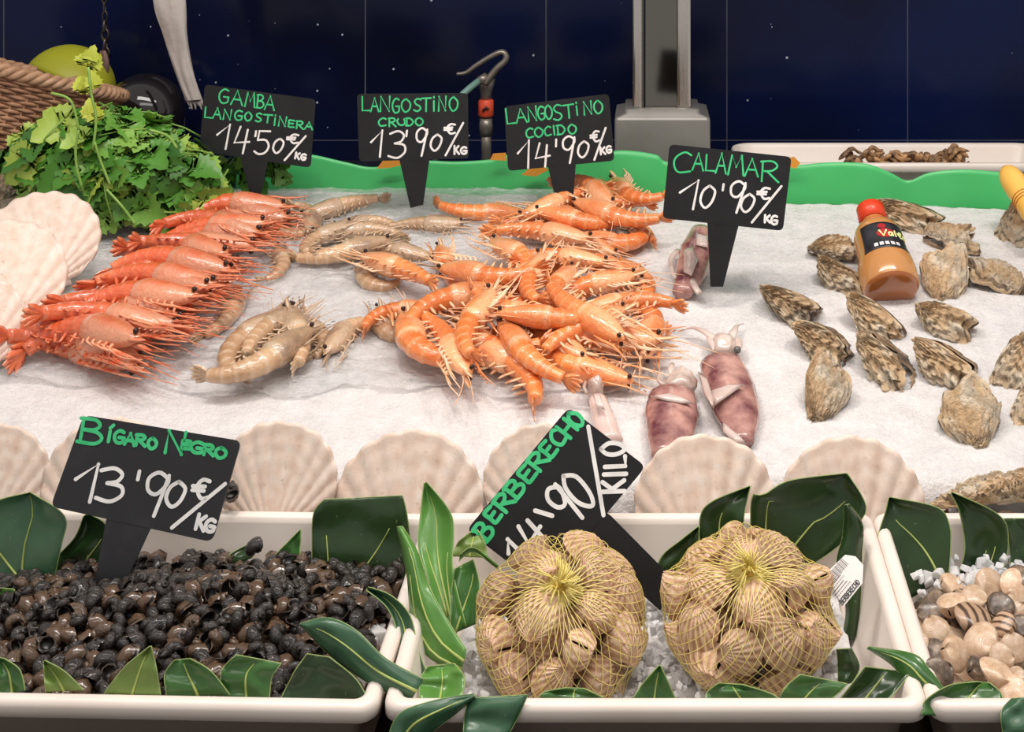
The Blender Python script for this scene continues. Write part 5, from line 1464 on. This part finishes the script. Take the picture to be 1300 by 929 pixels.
root = empty('steel_post', ((a.x + c.x) / 2, d + .06, 1.045))
b = MB(); hx = (c.x - a.x) / 2; zt = a.z - 1.045
rows = [[(x, y, z) for x, y in rrect(hx * k, .06 * k, .006)] for k, z in ((1, 0), (1, zt - .004), (.985, zt), (.80, zt + .004), (.78, zt + .010))]
b.grid(rows, closed=True); b.f.append(tuple(range(4 * 28, 5 * 28))); b.mi.append(0); b.build('base_block', base_m, root)
l = px(803, 140, d + .025).x - root.location.x; r = px(877, 140, d + .025).x - root.location.x
w = r - l; zz0, zz1 = zt + .008, 0.60
b = MB(); b.box((l + .2 * w, -.030, zz0), (r - .2 * w, .045, zz1)); bevel(b.build('column', mir_m, root, smooth=False), .002)
for k, (x0, x1) in enumerate(((l, l + .17 * w), (r - .24 * w, r))):
    b = MB(); b.box((x0, -.036, zz0), (x1, .050, zz1)); bevel(b.build('side_rail', steel_m, root, smooth=False), .004, 3)
b = MB(); b.box((l + .17 * w, -.033, zz0), (l + .19 * w, -.02, zz1)); b.box((r - .26 * w, -.033, zz0), (r - .24 * w, -.02, zz1)); b.build('seam', mir_m, root, smooth=False)
tag(root, 'square stainless steel post on a steel block behind the ice', 'post')

def tap():
    d = 2.02
    q = lambda u, v, dd=0.0: px(u, v, d + dd) - base
    base = px(617, 215, d); root = empty('hose_tap', base); base = base.copy()
    base.z = 1.045; root.location = base
    grey = two_tone('tap_metal', rgb(128, 120, 112), rgb(150, 142, 132), 30, 0.3, 0.05, metal=0.6)
    k = d / F
    b = MB(); b.tube([q(618, 232), q(617.5, 190), q(617, 160)], 6.5 * k, 14); b.build('pipe', grey, root)
    b = MB(); b.tube([q(617, 172), q(617, 160), q(617, 150)], [8 * k, 9 * k, 8 * k], 14); b.build('lower_collar', grey, root)
    b = MB(); b.tube([q(617, 148), q(617, 146), q(617, 128), q(617, 126)], [8 * k, 9.8 * k, 9.8 * k, 8 * k], 14)
    red = b.build('connector', two_tone('orange_red_connector', rgb(226, 74, 44), rgb(238, 92, 58), 20, 0.4, 0), root)
    b = MB(); b.tube([q(613, 141, -.013), q(617, 136, -.0135), q(620, 139, -.013)], .0022, 6); b.build('grip_mark', two_tone('dark_mark', rgb(60, 40, 38), rgb(70, 48, 44), 20, 0.5, 0), red)
    b = MB(); b.tube([q(617, 127), q(617, 118), q(617, 112), q(620, 98)], [7.5 * k, 7 * k, 9 * k, 9.5 * k], 14); b.build('valve_body', grey, root)
    b = MB(); P = catmull([q(616, 106, -.012), q(630, 88, -.012), (q(642, 76, -.012)), q(640, 67, -.012), q(630, 68, -.012), q(606, 82, -.012), q(592, 92, -.012), q(580, 94, -.012)], 6)
    n = len(P); b.tube(P, [(7.0 - 3.6 * i / n) * k for i in range(n)], 10, flat=.7); b.build('lever', grey, root)
    b = MB(); b.tube([q(610, 101, -.016), q(596, 112, -.03), q(588, 119, -.04), q(570, 150, -.05), q(552, 205, -.06)], [4.2 * k] * 5, 12); b.build('hose', two_tone('green_hose', rgb(112, 148, 138), rgb(130, 166, 154), 20, 0.35, 0), root)
    b = MB(); b.tube([q(618, 98, -.012), q(608, 103, -.018)], [6.5 * k, 5.5 * k], 12); b.build('hose_joint', grey, root)
    tag(root, 'grey hose tap with looped lever and orange red connector between the LANGOSTINO signs', 'tap')
tap()

# ------------------------------------------------------------------ wicker basket
def basket():
    root = empty('wicker_basket', (-0.950, 1.86, 1.076))
    cane = two_tone('cane', rgb(150, 106, 78), rgb(196, 148, 114), 60, 0.5, 0.3, rnd=0, dist=0.001)
    rim_m = two_tone('rim_cane', rgb(178, 134, 102), rgb(208, 166, 132), 60, 0.5, 0.3)
    H, R0, R1 = 0.170, 0.125, 0.165
    tilt = Matrix.Rotation(0.24, 3, 'Y') @ Matrix.Rotation(-0.22, 3, 'X')
    def T(p): return tilt @ p
    b = MB(); NR_, NSG = 34, 120
    for i in range(NR_):
        f = i / (NR_ - 1); z = 0.006 + f * (H - .012); r = R0 + (R1 - R0) * f
        pts = []
        for j in range(NSG + 1):
            a = 2 * math.pi * j / NSG
            pts.append(T(Vector(((r + .0028 * math.sin(a * 30 + math.pi * (i % 2))) * math.cos(a), (r + .0028 * math.sin(a * 30 + math.pi * (i % 2))) * math.sin(a), z + .0008 * noise.noise(Vector((a * 5, i, 0)))))))
        b.tube(pts, .0026, 5, cap=False)
    b.build('weave', cane, root)
    b = MB()
    for j in range(60):
        a = 2 * math.pi * (j + .25) / 60
        b.tube([T(Vector((R0 * math.cos(a), R0 * math.sin(a), 0))), T(Vector((R1 * math.cos(a), R1 * math.sin(a), H)))], .0022, 5)
    b.build('stakes', cane, root)
    b = MB()
    for ph in (0, 2.1, 4.2):
        pts = []
        for j in range(241):
            a = 2 * math.pi * j / 240; q = a * 26 + ph
            pts.append(T(Vector(((R1 + .0058 * math.cos(q)) * math.cos(a), (R1 + .0058 * math.cos(q)) * math.sin(a), H + .0055 * math.sin(q)))))
        b.tube(pts, .0050, 7, cap=False)
    b.build('braided_rim', rim_m, root)
    b = MB(); b.grid([[T(Vector((r * math.cos(2 * math.pi * j / 40), r * math.sin(2 * math.pi * j / 40), .004))) for j in range(40)] for r in (R0, .001)], closed=True); b.build('bottom', cane, root)
    tag(root, 'light brown wicker basket with braided rim at the left edge behind the parsley', 'basket')
basket()

# glass balls, hanging chain, hanging bag
def glass_ball(u, v, rpx, d, top, glass, lab):
    r = rpx * d / F; c = px(u, v, d); root = empty('glass_ball', c - Vector((0, 0, r)))
    b = MB(); b.ball((0, 0, r), r, 48, 32); b.build('ball', glass, root)
    if top:  # yellow shell over dark ball: the glass's reflection split put into the colours
        t = Matrix.Rotation(0.42, 3, 'Y') @ Matrix.Rotation(-0.30, 3, 'X'); rows = []
        for i in range(14):
            th = 0.01 + 1.42 * i / 13; rows.append([Vector((0, 0, r)) + t @ (Vector((math.sin(th) * math.cos(2 * math.pi * j / 48), math.sin(th) * math.sin(2 * math.pi * j / 48), math.cos(th))) * r * 1.012) for j in range(48)])
        b = MB(); b.grid(rows, closed=True, flip=True); solid(b.build('lit_top', top, root), .0015)
    zb = 1.0452 - root.location.z
    b = MB(); b.grid([[(q * math.cos(2 * math.pi * j / 32), q * math.sin(2 * math.pi * j / 32), z) for j in range(32)] for q, z in ((r * .70, zb), (r * .62, .2 * r), (r * .56, .2 * r), (r * .62, zb))], closed=True); b.build('ring_stand', glass, root)
    tag(root, lab, 'ball')
yel = two_tone('lit_yellow_green', rgb(176, 178, 40), rgb(190, 192, 54), 8, 0.45, 0.03)
ol = two_tone('olive_glass', rgb(64, 66, 18), rgb(84, 84, 28), 6, 0.15, 0, spec=0.6)  # dark olive stands in for the reflection in the ball's underside
dkg = two_tone('smoked_glass', rgb(26, 22, 24), rgb(40, 34, 34), 6, 0.06, 0, spec=0.6, coat=0.5)
glass_ball(86, 114, 56, 2.105, yel, ol, 'round ball with a lit yellow green top behind the wicker basket')
glass_ball(184, 142, 49, 2.105, None, dkg, 'dark shiny glass ball behind the parsley')
b = MB(); mt = two_tone('chain_metal', rgb(60, 54, 52), rgb(110, 100, 96), 60, 0.3, 0, metal=0.8)
root = empty('hanging_chain', px(133, -60, 2.12))
for k in range(14):
    p = px(131 + .3 * k, -60 + k * 11.6, 2.12) - root.location; b = MB()
    ax = Vector((1, 0, 0)) if k % 2 else Vector((0, 1, 0)); sc = 1 if k < 8 else 1.5
    b.tube([p + (ax * math.cos(q * math.pi / 8) * .0035 * sc + Vector((0, 0, math.sin(q * math.pi / 8) * .009)) * 1) for q in range(17)], .0013 * sc, 6, cap=False); b.build('chain_link', mt, root)
b = MB(); p = px(131, 82, 2.10) - root.location
rows = []
for i in range(8):
    f = i / 7; rows.append([p + Vector((.010 * math.sin(math.pi * (.15 + .8 * f)) * math.cos(2 * math.pi * j / 10), .004 * math.sin(2 * math.pi * j / 10), .022 - .05 * f)) for j in range(10)])
b.grid(rows, closed=True, flip=True); b.build('hook_tag', two_tone('pinkish_metal', rgb(150, 120, 112), rgb(170, 140, 130), 40, 0.3, 0, metal=0.5), root)
tag(root, 'thin dark chain hanging down before the navy wall at the left', 'chain')
bag_m = two_tone('milky_plastic', rgb(196, 184, 176), rgb(216, 206, 198), 18, 0.4, 0.4, stretch=(1, 1, .3), dist=0.004)
Lb = resample([Vector((188, -90, 0)), Vector((194, 0, 0)), Vector((206, 42, 0)), Vector((222, 92, 0)), Vector((236, 128, 0))], 40)
Rb = resample([Vector((226, -90, 0)), Vector((236, 0, 0)), Vector((238, 45, 0)), Vector((246, 92, 0)), Vector((257, 126, 0))], 40)
root = empty('plastic_bag', px(215, -90, 2.0)); b = MB(); rows = []
for i in range(40):
    row = []
    for j in range(24):
        f = j / 24; s = .5 - .5 * math.cos(2 * math.pi * f); q = Lb[i].lerp(Rb[i], s)
        row.append(px(q.x, q.y, 2.0 + .010 * math.sin(2 * math.pi * f) + .006 * noise.noise(Vector((s * 5, i * .12, f)))) - root.location)
    rows.append(row)
b.grid(rows, closed=True); b.build('twisted_sheet', bag_m, root)
b = MB()
for q in range(7):
    u = 238 + q * 2.8; b.tube([px(u, 126, 2.0) - root.location, px(u + 2 + (q % 3), 134 + (q % 2) * 5, 1.998) - root.location], [.003, .0012], 5)
b.build('frayed_end', bag_m, root)
tag(root, 'whitish twisted plastic bag hanging down above the GAMBA sign', 'plastic bag')

# ------------------------------------------------------------------ parsley
def parsley():
    rr = random.Random(3)
    root = empty('parsley_bunch', px(170, 250, 1.66))
    base = root.location.copy()
    half = [(0, .02), (.14, .13), (.06, .30), (.22, .30), (.20, .46), (.36, .40), (.44, .50), (.52, .34), (.66, .36), (.70, .22), (.86, .18), (1, 0)]
    def leaflet(b, p, X, Z, s, t):
        Y = Z.cross(X).normalized(); V = []; fold = rr.uniform(.1, .5); curl = rr.uniform(-.1, .45); n = len(half)
        for sg in (1, -1):
            for x, y in half: V.append(p + X * x * s + Y * sg * y * s + Z * s * (y * fold - curl * x * x))
        for x, y in half: V.append(p + X * x * s + Z * s * (-curl * x * x - .0))
        fs = []
        for i in range(n - 1):
            fs.append((2 * n + i, 2 * n + i + 1, i + 1, i)); fs.append((n + i, n + i + 1, 2 * n + i + 1, 2 * n + i))
        b.add(V, fs, 0, [t] * len(V))
    n = N('parsley_leaf'); tt = n.attr('t')
    c = n.ramp(tt, [(0.0, rgb(44, 92, 30)), (0.5, rgb(84, 140, 48)), (0.85, rgb(146, 186, 86)), (1.0, rgb(186, 196, 70))])
    n.set(color=c, rough=0.38, spec=0.4, sss=(0.1, (.5, 1, .3), 0.003)); n.bump(n.noise(160, 2), 0.3, 0.001)
    stem_m = two_tone('parsley_stem', rgb(120, 162, 64), rgb(150, 186, 92), 40, 0.4, 0)
    fol = MB(); stems = MB()
    # the bunch lies on the ice: outline sampled in bulk around a lying axis from upper left to lower right
    C0 = px(160, 214, 1.68); rx, ry, rz = .142, .085, .068
    ax = Vector((1, 0, -.30)).normalized(); up = Vector((.30, 0, 1)).normalized(); bk = Vector((0, 1, 0))
    for k in range(470):
        z = rr.uniform(-.55, 1); t = rr.uniform(0, 2 * math.pi); q = math.sqrt(1 - z * z)
        nl = Vector((q * math.cos(t), q * math.sin(t), z)); sh = rr.uniform(.62, 1.03)
        if nl.y > .45: continue
        p = C0 + ax * nl.x * rx * sh + bk * nl.y * ry * sh + up * nl.z * rz * sh
        wd = 1 - .25 * max(0, nl.x)
        p = C0 + (p - C0) * 1.0 - up * (.012 * nl.x * nl.x)
        if p.z < ice_z(p.y) + .006: p.z = ice_z(p.y) + .006 + rr.random() * .02
        nw = (ax * nl.x / rx + bk * nl.y / ry + up * nl.z / rz).normalized()
        Z = (nw + Vector((rr.uniform(-1, 1), rr.uniform(-1, 1), rr.uniform(-1, 1))) * .55 + Vector((0, -.2, .25))).normalized()
        tip = Vector((rr.uniform(-1, 1), -.35, rr.uniform(-.9, .5)))
        X = (tip - Z * tip.dot(Z)).normalized(); s = rr.uniform(.024, .050); tc = min(.92, max(0, rr.gauss(.52, .27)))
        Y = Z.cross(X)
        leaflet(fol, p, X, Z, s, tc)
        leaflet(fol, p - X * s * .05, (X * .55 + Y * .85).normalized(), Z, s * .72, tc); leaflet(fol, p - X * s * .05, (X * .55 - Y * .85).normalized(), Z, s * .72, tc)
        if rr.random() < .55:
            o = p - X * s * 1.1 - Z * .012
            stems.tube([p, (p + o) / 2 + Z * .003, o], [.0009, .0011, .0013], 5)
    for (u, v, dd) in ((108, 85, 1.66), (112, 118, 1.62), (118, 150, 1.60)):     # yellowed sprigs at the top
        for _ in range(3):
            p = px(u + rr.uniform(-9, 9), v + rr.uniform(-8, 8), dd); Z = Vector((rr.uniform(-.4, .4), -1, rr.uniform(-.2, .5))).normalized(); X = Vector((rr.uniform(-.5, .5), 0, 1)); X = (X - Z * X.dot(Z)).normalized()
            leaflet(fol, p, X, Z, .024, 1.0)
    for _ in range(46):                                        # sprigs reaching out behind the GAMBA sign
        p = px(rr.uniform(245, 356), rr.uniform(203, 240), rr.uniform(1.715, 1.745)); Z = Vector((rr.uniform(-.6, .6), -1, rr.uniform(-.1, .8))).normalized(); X = Vector((rr.uniform(.1, 1), -.2, rr.uniform(-.6, .5))); X = (X - Z * X.dot(Z)).normalized()
        leaflet(fol, p, X, Z, rr.uniform(.016, .028), rr.uniform(.1, .8))
    for pts in ([(100, 165), (96, 190), (98, 215), (105, 240)], [(135, 240), (155, 262), (172, 285)], [(65, 118), (90, 128), (100, 165)], [(120, 180), (128, 205), (140, 235)], [(190, 165), (212, 172), (225, 188)], [(112, 85), (116, 120), (122, 150), (118, 190)]):
        P = resample([px(u, v, 1.585) for u, v in pts], 14); stems.tube(P, .0016, 6)
    for m in (fol, stems): m.v = [tuple(Vector(p) - base) for p in m.v]
    fol.build('foliage', n.m, root); stems.build('stems', stem_m, root)
    tag(root, 'big bunch of fresh green parsley between wicker basket and GAMBA sign', 'parsley')
parsley()
